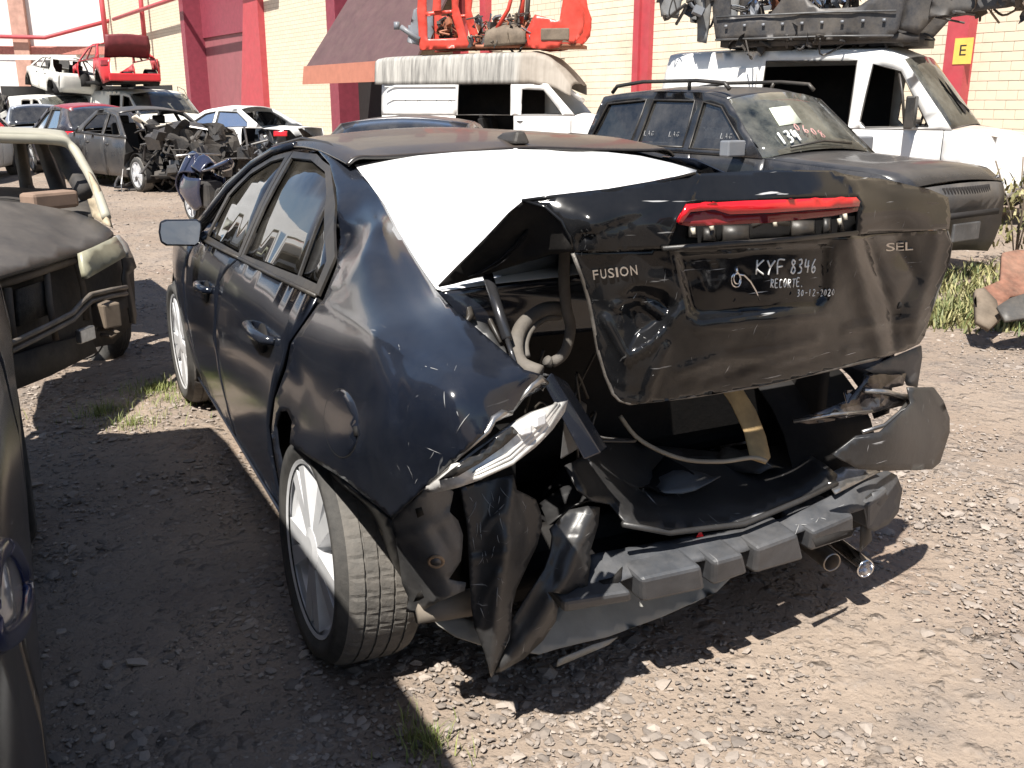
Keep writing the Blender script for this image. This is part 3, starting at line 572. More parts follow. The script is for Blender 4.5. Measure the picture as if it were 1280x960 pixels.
GL = {'K': [[(0, 0), (0, 1)], [(.8, 0), (0, .55), (.9, 1)]], 'Y': [[(0, 0), (.4, .5)], [(.9, 0), (.4, .5), (.25, 1)]], 'F': [[(.8, 0), (0, .05), (.05, 1)], [(.0, .5), (.6, .45)]],
      '8': [[(.7, .15), (.3, 0), (.1, .2), (.4, .45), (.8, .7), (.5, 1), (.1, .85), (.3, .5), (.7, .2)]], '3': [[(.1, .05), (.6, 0), (.65, .3), (.3, .45), (.7, .65), (.55, .95), (.05, 1)]], '4': [[(.15, 0), (.1, .55), (.8, .5)], [(.65, .1), (.6, 1)]],
      '6': [[(.6, 0), (.15, .45), (.1, .85), (.4, 1), (.7, .8), (.5, .55), (.15, .7)]], 'R': [[(.1, 0), (.05, 1)], [(.1, .05), (.7, .15), (.5, .45), (.1, .5), (.8, 1)]], 'E': [[(.7, 0), (.05, .05), (.05, .95), (.75, 1)], [(.05, .5), (.6, .45)]], 'C': [[(.7, .1), (.3, .05), (.05, .5), (.2, .95), (.7, .9)]],
      'O': [[(.4, 0), (.05, .4), (.25, .95), (.65, .8), (.75, .3), (.4, 0)]], 'T': [[(0, .05), (.9, 0)], [(.45, .05), (.4, 1)]], '0': [[(.4, .1), (.1, .5), (.3, .95), (.7, .7), (.6, .2), (.4, .1)]], '-': [[(.1, .55), (.7, .5)]], '1': [[(.35, 0), (.35, 1)]], '2': [[(.1, .15), (.5, 0), (.7, .3), (.1, 1), (.8, .95)]], '.': [[(.2, .92), (.35, 1)]],
      'L': [[(.1, 0), (.05, 1), (.7, .95)]], 'G': [[(.7, .1), (.2, .1), (.05, .6), (.4, 1), (.7, .6), (.4, .55)]], 'A': [[(0, 1), (.4, 0), (.8, 1)], [(.2, .65), (.65, .6)]], 'D': [[(.05, 0), (.05, 1), (.6, .8), (.7, .3), (.05, 0)]], 'I': [[(.3, 0), (.3, 1)]]}
def writing(txt, u0, v0, u1, v1, h):
    n = len(txt); out = []; r = random.Random(hash(txt) % 1000 if False else len(txt)*7+int(u0))
    for i, ch in enumerate(txt):
        if ch == ' ': continue
        bx = u0+(u1-u0)*i/n; by = v0+(v1-v0)*i/n+r.uniform(-.06, .06)*h; w = (u1-u0)/n*.78
        for st in GL[ch]:
            P = [(bx+x*w+(1-y)*h*.08, by+y*h) for x, y in st]
            out.append([tuple(p) for p in cr(P, len(P)*4)] if len(P) > 2 else P)
    return out
scribe('handwriting', LS, writing('KYF', 945, 326, 984, 324, 18)+writing('8346', 988, 325, 1022, 323, 17), .0022, INK, LID)
scribe('handwriting', LS, writing('RECORTE.', 963, 349.5, 1006, 347, 10.5), .0015, INK, LID)
scribe('handwriting', LS, writing('30-12-2020', 996, 362, 1044, 361, 8), .0014, INK, LID)
w = MB(); w.tube([LS(920+6*math.cos(t), 350+9*math.sin(t), .008) for t in np.linspace(0, 6.3, 18)], .002, 6); w.tube([LS(921+4*math.cos(t), 348+7*math.sin(t), .012) for t in np.linspace(0, 6.3, 16)], .002, 6)
w.tube([LS(*p) for p in ((923, 343, .01), (930, 344, .012), (938, 352, .01), (945, 364, .008), (949, 375, .006))], .0022, 6); w.tube([LS(920, 333, .004), LS(921, 343, .01)], .004, 6); w.build('wire_loop', CHROME, LID)
w = MB()
for u, v, r_ in ((1122.5, 381, .011), (916, 374, .006), (986, 366, .006)): w.tube([LS(u, v, -.004), LS(u, v, .003)], r_, 12)
w.build('bolt_hole', DARK, LID)
w = MB(); w.tube([LS(1124, 379, .004), LS(1126, 381, .004)], .003, 6); w.build('bolt', CHROME, LID)
# ---------------------------------------------------------------- trunk opening
def tube(name, pts, r, mat, par, n=8, sm=0):
    b = MB(); b.tube(cr(pts, sm) if sm else pts, r, n); return b.build(name, mat, par)
b = MB(); b.tube([U(609, 342, 'y', -.47), U(634, 424, 'y', -.62)], .0125, 12); b.tube([U(634, 424, 'y', -.62), U(644, 455, 'y', -.67)], .006, 8); b.build('gas_strut', M('strut_enamel', (.06, .06, .065), .25, .6), SED)
tube('seal_hose', [U(706, 300, 'y', -.62), U(705, 350, 'y', -.60), U(708, 385, 'y', -.58), U(713, 410, 'y', -.57), U(706, 440, 'y', -.56), U(690, 453, 'y', -.55), U(683, 450, 'y', -.55)], .013, HOSE, SED, 10, 30)
tube('weather_strip', [U(706, 386, 'y', -.50), U(684, 386, 'y', -.51), U(664, 396, 'y', -.53), U(650, 412, 'y', -.56), U(645, 435, 'y', -.60), U(652, 455, 'y', -.64), U(676, 466, 'y', -.68)], .017, HOSE, SED, 10, 30)
tube('weather_strip', [U(700, 396, 'y', -.50), U(680, 399, 'y', -.52), U(664, 412, 'y', -.55), U(657, 430, 'y', -.58), U(659, 446, 'y', -.60)], .008, HOSE, SED, 8, 20)
# torn inner skirt between lid and quarter
SK = Surf([(585, 372, 'y', -.42), (640, 455, 'y', -.60), (600, 380, 'y', -.42), (660, 440, 'y', -.55), (620, 400, 'y', -.46), (680, 470, 'y', -.62)], [('ridge', [(600, 380), (625, 430)], .02, 6)], .01, 5)
sheet('torn_gutter', lambda u, v: SK(u, v, -.07), [(548, 358), (585, 352), (600, 350), (606, 372), (600, 395), (622, 424), (640, 446), (660, 462), (690, 470), (660, 470), (630, 444), (600, 416), (575, 392)], GREYM, SED, step=7, thick=.004)
b = MB(); b.tube([SK(u, v, -.04) for u, v in ((592, 352), (584, 372), (588, 395), (583, 402))], [.012, .006, .01, .004], 6); b.tube([SK(u, v, -.04) for u, v in ((600, 350), (603, 378), (614, 404), (626, 428))], [.01, .004, .007, .004], 6); b.build('torn_shreds', PLAS, SED)
# corner post and left inner side
b = MB(); P = lambda u, v, y: U(u, v, 'y', y)
b.hexa([P(679, 478, -.70), P(689, 465, -.69), P(708, 476, -.55), P(690, 490, -.55), P(730, 575, -.72), P(752, 566, -.71), P(760, 560, -.6), P(738, 572, -.6)]); b.build('rear_corner_post', BLACK, SED, bevel=.004)
b = MB()
b.hexa([P(708, 495, -.5), P(728, 508, -.48), P(724, 560, -.5), P(700, 575, -.52), P(712, 492, -.42), P(734, 505, -.42), P(730, 555, -.44), P(706, 570, -.46)]); b.build('bent_bracket', GREYM, SED, bevel=.004)
# cavity: floor, sides, seat back
b = MB(); b.box((.04, -.22, .36), (1.30, .55, .03)); b.build('trunk_floor', CARPET, SED)
b = MB(); b.box((.04, .02, .76), (1.4, .04, .70)); b.build('seat_back_panel', CARPET, SED)
b = MB(); b.hexa([(-.60, -.50, .36), (-.56, -.50, .36), (-.56, .0, .36), (-.60, .0, .36), (-.60, -.46, .88), (-.56, -.46, .88), (-.58, .0, 1.02), (-.62, .0, 1.02)]); b.build('trunk_side', DARK, SED)
b = MB(); b.hexa([(.66, -.30, .36), (.70, -.30, .36), (.70, .02, .36), (.66, .02, .36), (.66, -.30, .9), (.70, -.30, .9), (.70, .02, 1.05), (.66, .02, 1.05)]); b.build('trunk_side', DARK, SED)
TS = Surf([(735, 566, 'y', -0.400), (752, 612, 'y', -0.500), (780, 645, 'y', -0.565), (837, 662, 'y', -0.590), (930, 651, 'y', -0.585), (1040, 606, 'y', -0.530), (1030, 590, 'y', -0.500), (940, 628, 'y', -0.500), (850, 636, 'y', -0.480), (800, 560, 'y', -0.200), (900, 570, 'y', -0.200), (990, 560, 'y', -0.200), (760, 540, 'y', -0.220)], [('ridge', [(775, 636), (840, 644), (935, 632), (1040, 592)], -.022, 9), ('ridge', [(745, 560), (770, 600), (800, 630)], -.012, 10)], .006, 3)
sheet('sill_trim', TS, [(706, 582), (738, 566), (762, 545), (800, 556), (900, 566), (990, 556), (1030, 580), (1046, 594), (1044, 606), (1000, 622), (930, 652), (880, 660), (837, 664), (800, 660), (780, 652), (762, 630), (740, 626), (722, 612)], PLASG, SED, step=9, thick=.006)
b = MB(); b.tube([TS(u, v, .012) for u, v in ((778, 655), (837, 666), (930, 655), (1000, 626), (1046, 604))], .008, 6); b.build('sill_lip', PLASG, SED)
# tan webbing hanging in the trunk
ST = Surf([(905, 486, 'y', -.42), (925, 520, 'y', -.46), (945, 560, 'y', -.52), (955, 580, 'y', -.56), (930, 482, 'y', -.42), (961, 560, 'y', -.52)])
sheet('strap', ST, [(898, 482), (924, 480), (944, 512), (957, 545), (963, 572), (957, 580), (938, 574), (930, 540), (914, 506)], TAN, SED, step=8, thick=.003)
tube('strap', [U(775, 520, 'y', -.38), U(800, 550, 'y', -.42), U(850, 573, 'y', -.5), (U(900, 577, 'y', -.54)), U(940, 572, 'y', -.56), U(958, 576, 'y', -.57)], .006, M('pale_webbing', (.33, .28, .21), .7, dust=.3), SED, 6, 24)
# tail lamps
TLS = Surf([(532, 609, 'x', -.868), (560, 588, 'x', -.85), (590, 566, 'y', -.93), (625, 545, 'y', -.94), (660, 522, 'y', -.92), (705, 502, 'y', -.85), (685, 537, 'y', -.90), (664, 560, 'y', -.93), (637, 580, 'y', -.95), (601, 597, 'y', -.95)], [], .002, 4)
tl = sheet('tail_lamp', TLS, [(532, 610), (560, 588), (592, 563), (625, 541), (645, 527), (668, 514), (705, 501), (701, 516), (686, 537), (664, 559), (637, 580), (601, 597), (545, 613)], CLEAR, SED, step=9, thick=.02)
b = MB()
for o_, r_ in ((0, .005), (9, .004), (16, .004)): b.tube([TLS(*p, .014) for p in ((534+o_, 610-o_*.1), (600-o_*.1, 596-o_*.5), (640-o_*.3, 578-o_*.6), (676-o_*.4, 546-o_*.6), (703-o_*.5, 506-o_*.1))], r_, 6)
b.build('lens_ribs', M('pale_lamp_rim', (.62, .61, .58), .3, .3, .2, 30, dust=.2), tl)
sheet('lens_band', lambda u, v: TLS(u, v, .022), [(548, 600), (570, 583), (592, 567), (616, 549), (640, 533), (648, 541), (628, 559), (600, 579), (572, 595)], M('smoked_reflector', (.05, .048, .046), .15, .5, .5, 30), tl, step=8, thick=.003)
b = MB(); b.box(tuple(TLS(672, 524, .02)), (.03, .02, .025), rz=.4); b.box(tuple(TLS(655, 536, .02)), (.025, .02, .02), rz=.2); b.build('bulb_cap', WHITE, tl, bevel=.004)
TRS = Surf([(990, 524, 'y', -0.570), (1040, 500, 'y', -0.620), (1080, 470, 'y', -0.590), (1135, 468, 'y', -0.550), (1140, 490, 'y', -0.570), (1100, 540, 'y', -0.620), (1050, 528, 'y', -0.630)], [('dent', (1070, 505), .03, 18)], .012, 6)
tr = sheet('tail_lamp', TRS, [(990, 526), (1030, 512), (1060, 500), (1078, 478), (1080, 468), (1132, 467), (1128, 482), (1100, 488), (1140, 494), (1132, 506), (1098, 514), (1050, 524), (1010, 530)], M('broken_smoked_lens', (.09, .08, .08), .1, .7, .6, 30, dust=.15), SED, step=7, thick=.006)
b = MB(); b.tube([TRS(u, v, .02) for u, v in ((1078, 540), (1105, 532), (1124, 516), (1136, 502))], .006, 6); b.tube([TRS(u, v, .015) for u, v in ((992, 527), (1040, 518), (1090, 514))], .005, 6); b.tube([TRS(u, v, .015) for u, v in ((1080, 488), (1110, 490), (1136, 498))], .008, 6); b.build('lens_trim', STEEL, tr)
sh_ = MB(); r = random.Random(4)
for k in range(6):
    u, v = r.uniform(1040, 1120), 0; v = 520-(u-1000)*.28+r.uniform(-12, 10); c = Vector(TRS(u, v, .02)); a = [c+Vector((r.uniform(-1, 1), r.uniform(-.4, .4), r.uniform(-1, 1)))*.022 for _ in range(3)]; MB().add([*a], [(0, 1, 2)]).build('lens_shard', M('smoked_shard', (.10, .09, .09), .12, .6), tr, thick=.002, smooth=False)
# ---------------------------------------------------------------- inner wheelhouse, rear panel
WH = Surf([(400, 578, 'x', -.86), (444, 625, 'x', -.80), (474, 685, 'x', -.74), (498, 729, 'x', -.70), (432, 601, 'x', -.89), (489, 650, 'x', -.86), (502, 705, 'x', -.80)])
sheet('wheelhouse_edge', WH, [(398, 578), (410, 588), (428, 608), (444, 627), (462, 660), (474, 688), (496, 730), (503, 730), (501, 702), (490, 652), (460, 626), (432, 604)], GREYM, SED, step=8, thick=.005)
WP = Surf([(444, 627, 'x', -.78), (474, 688, 'x', -.73), (484, 655, 'x', -.8), (499, 728, 'x', -.71)])
sheet('bare_patch', lambda u, v: WH(u, v, .006), [(466, 654), (476, 652), (486, 672), (497, 712), (498, 726), (486, 705), (474, 680)], M('dusty_sealant', (.42, .37, .30), .8, 0, .3, 10, dust=.4), SED, step=8, thick=.003)
PN = Surf([(489, 650, 'x', -.86), (500, 705, 'x', -.82), (512, 760, 'x', -.78), (534, 608, 'y', -0.700), (566, 612, 'y', -0.680), (580, 650, 'y', -0.660), (583, 720, 'y', -0.640), (560, 752, 'y', -0.640), (540, 700, 'y', -0.660)], [('ridge', [(492, 672), (525, 664), (560, 645), (566, 635)], -.012, 7), ('ridge', [(545, 660), (566, 700), (580, 735)], .014, 9)], .004, 4)
pn = sheet('rear_corner_panel', PN, [(490, 650), (500, 640), (520, 622), (536, 607), (552, 606), (566, 614), (562, 640), (572, 650), (578, 668), (576, 700), (560, 724), (582, 728), (580, 738), (548, 752), (524, 766), (508, 764), (512, 748), (503, 728), (500, 700)], GREYM, SED, step=7, thick=.005)
e = MB(); e.tube([PN(545+9*math.cos(t), 702+6.5*math.sin(t), .004) for t in np.linspace(0, 6.3, 18)], .004, 6); e.build('grommet_ring', M('rust_sealant', (.30, .20, .12), .8), pn)
e = MB(); e.add([PN(545+7*math.cos(t), 702+4.5*math.sin(t), .005) for t in np.linspace(0, 6.283, 13)[:-1]], [tuple(range(12))]); e.build('grommet', GREYM, pn, thick=.003)
e = MB(); e.add([PN(u, v, .004) for u, v in ((519, 636), (527, 634), (530, 643), (522, 647))], [(0, 1, 2, 3)]); e.build('clip_hole', DARK, pn, thick=.002)
e = MB(); e.add([PN(u, v, .005) for u, v in ((517, 752), (522, 742), (527, 738), (530, 746), (524, 750))], [(0, 1, 2, 3, 4)]); e.build('torn_hole', DARK, pn, thick=.002)
b = MB(); b.box((-.60, -.38, .55), (.30, .04, .4)); b.box((.0, -.36, .34), (1.1, .04, .2)); b.build('rear_body_panel', DARK, SED)
tube('frame_rail', [U(520, 762, 'y', -.52), U(555, 758, 'y', -.53), U(590, 752, 'y', -.53)], .035, M('dusty_rail', (.16, .14, .12), .8, dust=.5), SED, 8)
# ---------------------------------------------------------------- bumper remains
c8 = lambda x, y: (480+x/3.048, 560+y/3.048)
CVS = Surf([(575, 609, 'y', -.625), (641, 594, 'y', -.60), (586, 690, 'y', -.63), (590, 780, 'y', -.62), (614, 846, 'y', -.60), (635, 680, 'y', -.645), (620, 740, 'y', -.64), (660, 628, 'y', -.615), (676, 655, 'y', -.60), (668, 690, 'y', -.605), (642, 765, 'y', -.63)], [('ridge', [(640, 600), (634, 640), (632, 690), (622, 745), (612, 840)], -.045, 30), ('ridge', [(588, 700), (612, 694), (632, 690)], -.012, 8), ('ridge', [(603, 666), (612, 650), (625, 642)], -.012, 5), ('dent', (640, 655), .015, 12), ('ridge', [(598, 790), (604, 750), (622, 715)], -.010, 6), ('ridge', [(650, 625), (660, 660), (650, 700)], .010, 12)], .0025, 3)
cv = sheet('torn_bumper_skin', CVS, [(575, 610), (608, 601), (641, 594), (645, 612), (656, 617), (669, 624), (675, 640), (677, 655), (671, 680), (656, 712), (645, 735), (639, 760), (638, 786), (634, 800), (614, 846), (606, 815), (594, 785), (589, 760), (586, 700), (584, 660)], PLASG, SED, step=5, thick=.005)
CVS2 = Surf([(614, 846, 'y', -.60), (638, 790, 'y', -.61), (690, 640, 'y', -.585), (748, 635, 'y', -.57), (732, 735, 'y', -.62), (684, 740, 'y', -.63), (690, 770, 'y', -.62), (655, 822, 'y', -.605), (715, 690, 'y', -.61)], [('ridge', [(738, 640), (722, 680), (704, 725), (672, 780), (630, 830)], -.04, 22), ('ridge', [(690, 668), (715, 672), (742, 668)], -.012, 8), ('ridge', [(700, 742), (690, 720), (696, 690)], .010, 9)], .0025, 3)
sheet('torn_bumper_strip', CVS2, [(614, 846), (637, 800), (640, 775), (655, 750), (680, 712), (688, 690), (690, 670), (687, 661), (712, 637), (735, 633), (749, 634), (747, 655), (741, 675), (736, 691), (738, 700), (733, 736), (722, 733), (708, 742), (684, 740), (697, 757), (694, 776), (678, 800), (655, 822)], PLASG, cv, step=7, thick=.005)
AB = Surf([(736, 694, 'y', -.54), (871, 670, 'y', -.57), (972, 651, 'y', -.56), (1040, 617, 'y', -.53), (1107, 588, 'y', -.49), (740, 735, 'y', -.62), (870, 712, 'y', -.66), (972, 680, 'y', -.64), (1040, 650, 'y', -.60), (1085, 634, 'y', -.56), (1125, 610, 'y', -.49), (1100, 660, 'y', -.54)], [('ridge', [(738, 722), (860, 700), (960, 672), (1080, 632)], -.012, 7)], .006, 3)
ab = sheet('bumper_absorber', AB, [(738, 694), (800, 682), (871, 669), (930, 660), (972, 650), (1010, 634), (1040, 618), (1075, 600), (1107, 588), (1120, 594), (1127, 612), (1122, 640), (1110, 655), (1092, 664), (1084, 660), (1080, 636), (1040, 650), (1010, 662), (960, 680), (930, 690), (870, 703), (800, 718), (745, 738), (704, 748), (702, 742), (734, 732)], ABSORB, SED, step=8, thick=.006)
b = MB()
blocks = [((702, 750, 792, 737), (704, 767, 794, 752), .05), ((799, 722, 880, 705), (802, 754, 885, 737), .07), ((890, 700, 932, 690), (890, 733, 938, 717), .07), ((944, 683, 1000, 664), (942, 718, 1008, 700), .07), ((1014, 662, 1070, 640), (1012, 690, 1070, 672), .06), ((1083, 628, 1112, 606), (1084, 662, 1110, 650), .05)]
for (u0, v0, u1, v1), (a0, b0, a1, b1), d in blocks:
    yl, yr_ = AB(u0, v0)[1], AB(u1, v1)[1]; sh = np.array([.0, .14, .0])
    fr = [U(a0+1, b0, 'y', yl-d*.25), U(a1-2, b1, 'y', yr_-d*.25), U(u1-2, v1+3, 'y', yr_-d*.6), U(u0+3, v0+3, 'y', yl-d*.6)]
    o = MB(); o.hexa([fr[0]+sh, fr[1]+sh, fr[2]+sh+np.array([0, 0, .012]), fr[3]+sh+np.array([0, 0, .012]), *fr]); o.build('absorber_block', ABSORB, ab, bevel=.012)
b = MB(); b.add([AB(u, v, .012) for u, v in ((748, 726), (765, 722), (774, 712), (778, 708), (777, 722), (770, 733), (756, 732))], [tuple(range(7))]); b.build('torn_hole', DARK, ab, thick=.002)
b = MB(); b.add([AB(u, v, .012) for u, v in ((1082, 622), (1092, 614), (1102, 612), (1106, 622), (1094, 628), (1088, 634))], [tuple(range(6))]); b.build('torn_hole', DARK, ab, thick=.002)
b = MB(); b.add([AB(u, v, .022) for u, v in ((1090, 616), (1102, 612), (1110, 622), (1100, 632), (1092, 628))], [tuple(range(5))]); b.build('torn_flap', ABSORB, ab, thick=.005)
b = MB(); b.add([AB(u, v, .07) for u, v in ((1016, 674), (1050, 664), (1068, 662), (1064, 670), (1020, 684))], [tuple(range(5))]); b.build('crack', DARK, ab, thick=.002)
b = MB(); b.hexa([U(u, v, 'y', y) for u, v, y in ((1076, 640, -.52), (1086, 630, -.50), (1086, 630, -.42), (1076, 640, -.42), (1074, 690, -.54), (1090, 676, -.52), (1090, 676, -.44), (1076, 690, -.44))]); b.build('absorber_bracket', PLAS, ab)
# pale under-cover
VS = Surf([(540, 770, 'y', -0.390), (600, 800, 'y', -0.470), (680, 815, 'y', -0.510), (790, 780, 'y', -0.470), (900, 735, 'y', -0.410), (960, 700, 'y', -0.370), (700, 760, 'y', -0.430), (850, 730, 'y', -0.370), (758, 690, 'y', -0.330), (640, 780, 'y', -0.450)], [], .004, 3)
sheet('under_cover', VS, [(535, 768), (560, 766), (586, 776), (640, 790), (690, 770), (705, 750), (752, 660), (762, 664), (784, 682), (850, 672), (884, 664), (890, 700), (920, 716), (896, 740), (830, 770), (760, 796), (700, 810), (674, 818), (640, 812), (600, 806), (570, 796), (548, 782)], VAL, SED, step=10, thick=.005)
VS2 = Surf([(697, 832, 'y', -0.520), (770, 798, 'y', -0.480), (700, 822, 'y', -0.520), (730, 815, 'y', -0.500)])
sheet('loose_strip', VS2, [(696, 833), (698, 824), (740, 806), (772, 796), (760, 806)], VAL, SED, step=10, thick=.004)
b = MB(); c = U(875, 668, 'y', -.58); b.add([tuple(c+np.array(d)) for d in ((-.012, 0, -.006), (.012, 0, -.008), (-.002, -.004, .016), (0, .012, 0))], [(0, 1, 2), (1, 3, 2), (3, 0, 2), (0, 3, 1)]); b.build('red_lens_chip', REDL, SED, smooth=False)
# right bumper corner
RC = Surf([(1050, 560, 'y', -0.680), (1110, 500, 'y', -0.660), (1170, 484, 'y', -0.570), (1186, 530, 'y', -0.520), (1170, 582, 'y', -0.550), (1080, 584, 'y', -0.680), (1120, 545, 'y', -0.680), (1140, 480, 'y', -0.600)], [('ridge', [(1150, 495), (1168, 540), (1160, 580)], -.012, 8)], .004, 2)
sheet('bumper_corner', RC, [(1040, 568), (1070, 545), (1100, 540), (1122, 520), (1138, 504), (1134, 484), (1166, 484), (1178, 500), (1186, 522), (1186, 540), (1174, 578), (1164, 586), (1112, 588), (1072, 586)], PLASG, SED, step=8, thick=.006)
RQ = Surf([(1100, 450, 'y', -0.580), (1150, 432, 'y', -0.540), (1150, 480, 'y', -0.520), (1120, 470, 'y', -0.550)])
sheet('corner_remnant', RQ, [(1080, 462), (1120, 445), (1151, 432), (1152, 446), (1146, 484), (1134, 482), (1128, 468), (1100, 470)], GREYM, SED, step=9, thick=.005)
SC = Surf([(1040, 600, 'y', -0.520), (1090, 584, 'y', -0.500), (1070, 606, 'y', -0.540)])
sheet('bent_bracket', SC, [(1030, 596), (1052, 584), (1080, 584), (1100, 590), (1076, 602), (1044, 618)], STEEL, SED, step=10, thick=.004)
# exhaust
for (u, v, r_) in ((1082, 711, .030), (1040, 703, .030)):
    c = V3(U(u, v, 'y', -.55)); d = Vector((.05, .35, .02))
    pv, pf = revolve([(r_*.8, .10), (r_*.85, .0), (r_*.95, -.004), (r_, .004), (r_, .16), (r_*.7, .30)], 20)
    R = Vector((1, 0, 0)).rotation_difference(d.normalized()).to_matrix()
    e_ = MB(); e_.add([c+R @ Vector((.06, r_*.82*math.cos(t), r_*.82*math.sin(t))) for t in np.linspace(0, 6.283, 17)[:-1]], [tuple(range(16))]); e_.build('exhaust_bore', M('bore_shade', (.006, .006, .006), .9), SED)  # near-black disc paints the shade inside the pipe
    mobj('exhaust_tip', [c+R @ Vector(p) for p in pv], pf, M('burnt_chrome', (.34, .31, .28), .28, .9, .4, 12, dust=.3) if u < 1060 else CHROME, SED)
b = MB(); b.box((.30, -.18, .27), (.5, .28, .15)); b.build('muffler', M('rusty_steel', (.13, .085, .06), .7, .4, .4, 8, dust=.4), SED, bevel=.05)

r = random.Random(12)
for k in range(9):        # torn trim lying in the trunk and behind the beam
    c = Vector((r.uniform(-.45, .6), r.uniform(-.42, -.1), r.uniform(.42, .52))); a = r.uniform(0, 3)
    v, f = gridmesh([[c+Vector(((i-1)*.09*math.cos(a)-(j-1)*.06*math.sin(a), (i-1)*.09*math.sin(a)+(j-1)*.06*math.cos(a), r.uniform(-.03, .04))) for i in range(3)] for j in range(3)], 6, 6)
    mobj('torn_trim', v, f, (PLASG, CARPET, GREYM)[k % 3], SED, thick=.004)
for k in range(5):
    p = [U(690+k*12, 520, 'y', -.40)+np.array([r.uniform(-.05, .05), r.uniform(-.08, .05), r.uniform(-.1, .1)])*i*.5 for i in range(5)]
    tube('loose_cable', p, .004, PLAS, SED, 6, 24)

def scratches(name, S, poly, n, seed, rad, mat, par, L0=8, L1=40, ang=None):
    r = random.Random(seed); b = MB(); k = 0; xs = [p[0] for p in poly]; ys = [p[1] for p in poly]
    while k < n:
        u, v = r.uniform(min(xs), max(xs)), r.uniform(min(ys), max(ys)); a = (ang if ang is not None else r.uniform(0, 3.14))+r.gauss(0, .35); l = r.uniform(L0, L1); bend = r.gauss(0, .15)
        pts = [(u+math.cos(a+bend*t)*l*t, v+math.sin(a+bend*t)*l*t) for t in (0, .33, .66, 1)]; k += 1
        if all(inpoly(*p, poly) for p in pts): b.tube([S(*p, .0035) for p in pts], [rad*.3, rad, rad*.8, rad*.2], 4)
    o = b.build(name, mat, par); o['kind'] = 'stuff'
SCM = M('scraped_primer', (.26, .26, .26), .6, 0, .3, 30)
scratches('scratches', LS, [(760, 410), (800, 320), (840, 320), (862, 410), (1030, 395), (1060, 310), (1170, 300), (1150, 410), (950, 470), (800, 490)], 70, 5, .0011, SCM, LID, 6, 30)
scratches('scratches', QS, [(400, 400), (470, 390), (560, 440), (620, 500), (540, 590), (490, 630), (400, 560), (380, 500)], 70, 6, .0009, SCM, qp, 5, 34)
scratches('scratches', CVS, [(580, 615), (640, 600), (672, 640), (660, 700), (636, 770), (615, 830), (592, 770)], 60, 7, .0012, SCM, cv, 5, 26, 1.4)
scratches('scratches', AB, [(745, 705), (870, 680), (970, 660), (1080, 615), (1080, 630), (970, 690), (870, 715), (745, 735)], 60, 8, .0014, SCM, ab, 5, 22, -.3)
scratches('scratches', RC, [(1080, 560), (1130, 500), (1170, 495), (1180, 530), (1165, 575), (1090, 580)], 40, 9, .0013, SCM, SED, 5, 22)
scratches('glare_scuffs', LS, [(1102, 350), (1128, 298), (1178, 290), (1185, 312), (1150, 352), (1116, 378)], 260, 15, .0009, M('blue_grey_glare', (.20, .23, .29), .4), LID, 5, 26, -.95)  # bluish strokes paint the sky and sun glare on the scuffed dent
# ---------------------------------------------------------------- the warehouse behind the yard
def WP_(r, f, z=0.): p = CAM*np.array([1, 1, 0])+RT*r+_fw*f; return Vector((p[0], p[1], z))
WX, WY = 17.6, 11.6; WDV = np.array([-.168, .986, 0]); WN = np.array([-.986, -.168, 0])
def wall(s, z, o=0.): return Vector(tuple(np.array([WX, WY, z])+WDV*s+WN*o))
def onwall(u, v, o=0.):
    d = ray(u, v); p0 = np.array([WX, WY, 0])+WN*o; t = ((p0-CAM)@WN)/(d@WN); p = CAM+d*t
    return float((p-p0)@WDV), float(p[2])
BLD = empty('warehouse', tuple(wall(20, 0)), 0, 'long cream block warehouse with red pillars and gates behind the wrecks', 'building')
CREAM = M('cream_block', (.64, .555, .43), .85, 0, .16, .7, bumpy=.3, bscale=40)
MORT = M('mortar', (.34, .28, .20), .9, 0, .1, 8)
REDP = M('red_steel_paint', (.40, .045, .06), .55, 0, .12, 3, dust=.12)
MAUVE = M('mauve_sheet_metal', (.25, .075, .09), .6, 0, .12, 2, dust=.1)
ORNG = M('salmon_fascia', (.42, .165, .11), .6, 0, .1, 3)
MARO = M('maroon_steel', (.21, .035, .055), .55, 0, .15, 4)
GAPM = M('gate_gap', (.012, .01, .01), .8)
def farblock():
    m, nt, N, L, B = _nt('cream_block_courses'); t = N.new('ShaderNodeUVMap'); b = N.new('ShaderNodeTexBrick')
    b.inputs['Scale'].default_value = 1; b.inputs['Brick Width'].default_value = .47; b.inputs['Row Height'].default_value = .2; b.inputs['Mortar Size'].default_value = .011
    b.inputs['Color1'].default_value = (.64, .555, .43, 1); b.inputs['Color2'].default_value = (.60, .515, .39, 1); b.inputs['Mortar'].default_value = (.38, .31, .225, 1)
    L.new(t.outputs[0], b.inputs[0]); L.new(b.outputs[0], B.inputs['Base Color']); B.inputs['Roughness'].default_value = .9
    bump(N, L, b.outputs['Fac'], .6, -.01, B); return m
FARB = farblock()
def uvquad(name, P, uv, mat, par, **kw):
    o = mobj(name, P, [tuple(range(len(P)))], mat, par, smooth=False, **kw); l = o.data.uv_layers.new(name='UVMap')
    for i, c in enumerate(uv): l.data[i].uv = c
    return o
sG0 = onwall(240, 80)[0]; sG1 = onwall(332, 80)[0]; sD0 = onwall(424, 120)[0]; sD1 = onwall(520, 60)[0]; sEnd = onwall(136, 60)[0]; sN = onwall(700, 60)[0]
HT = 13.; gz = 9.5
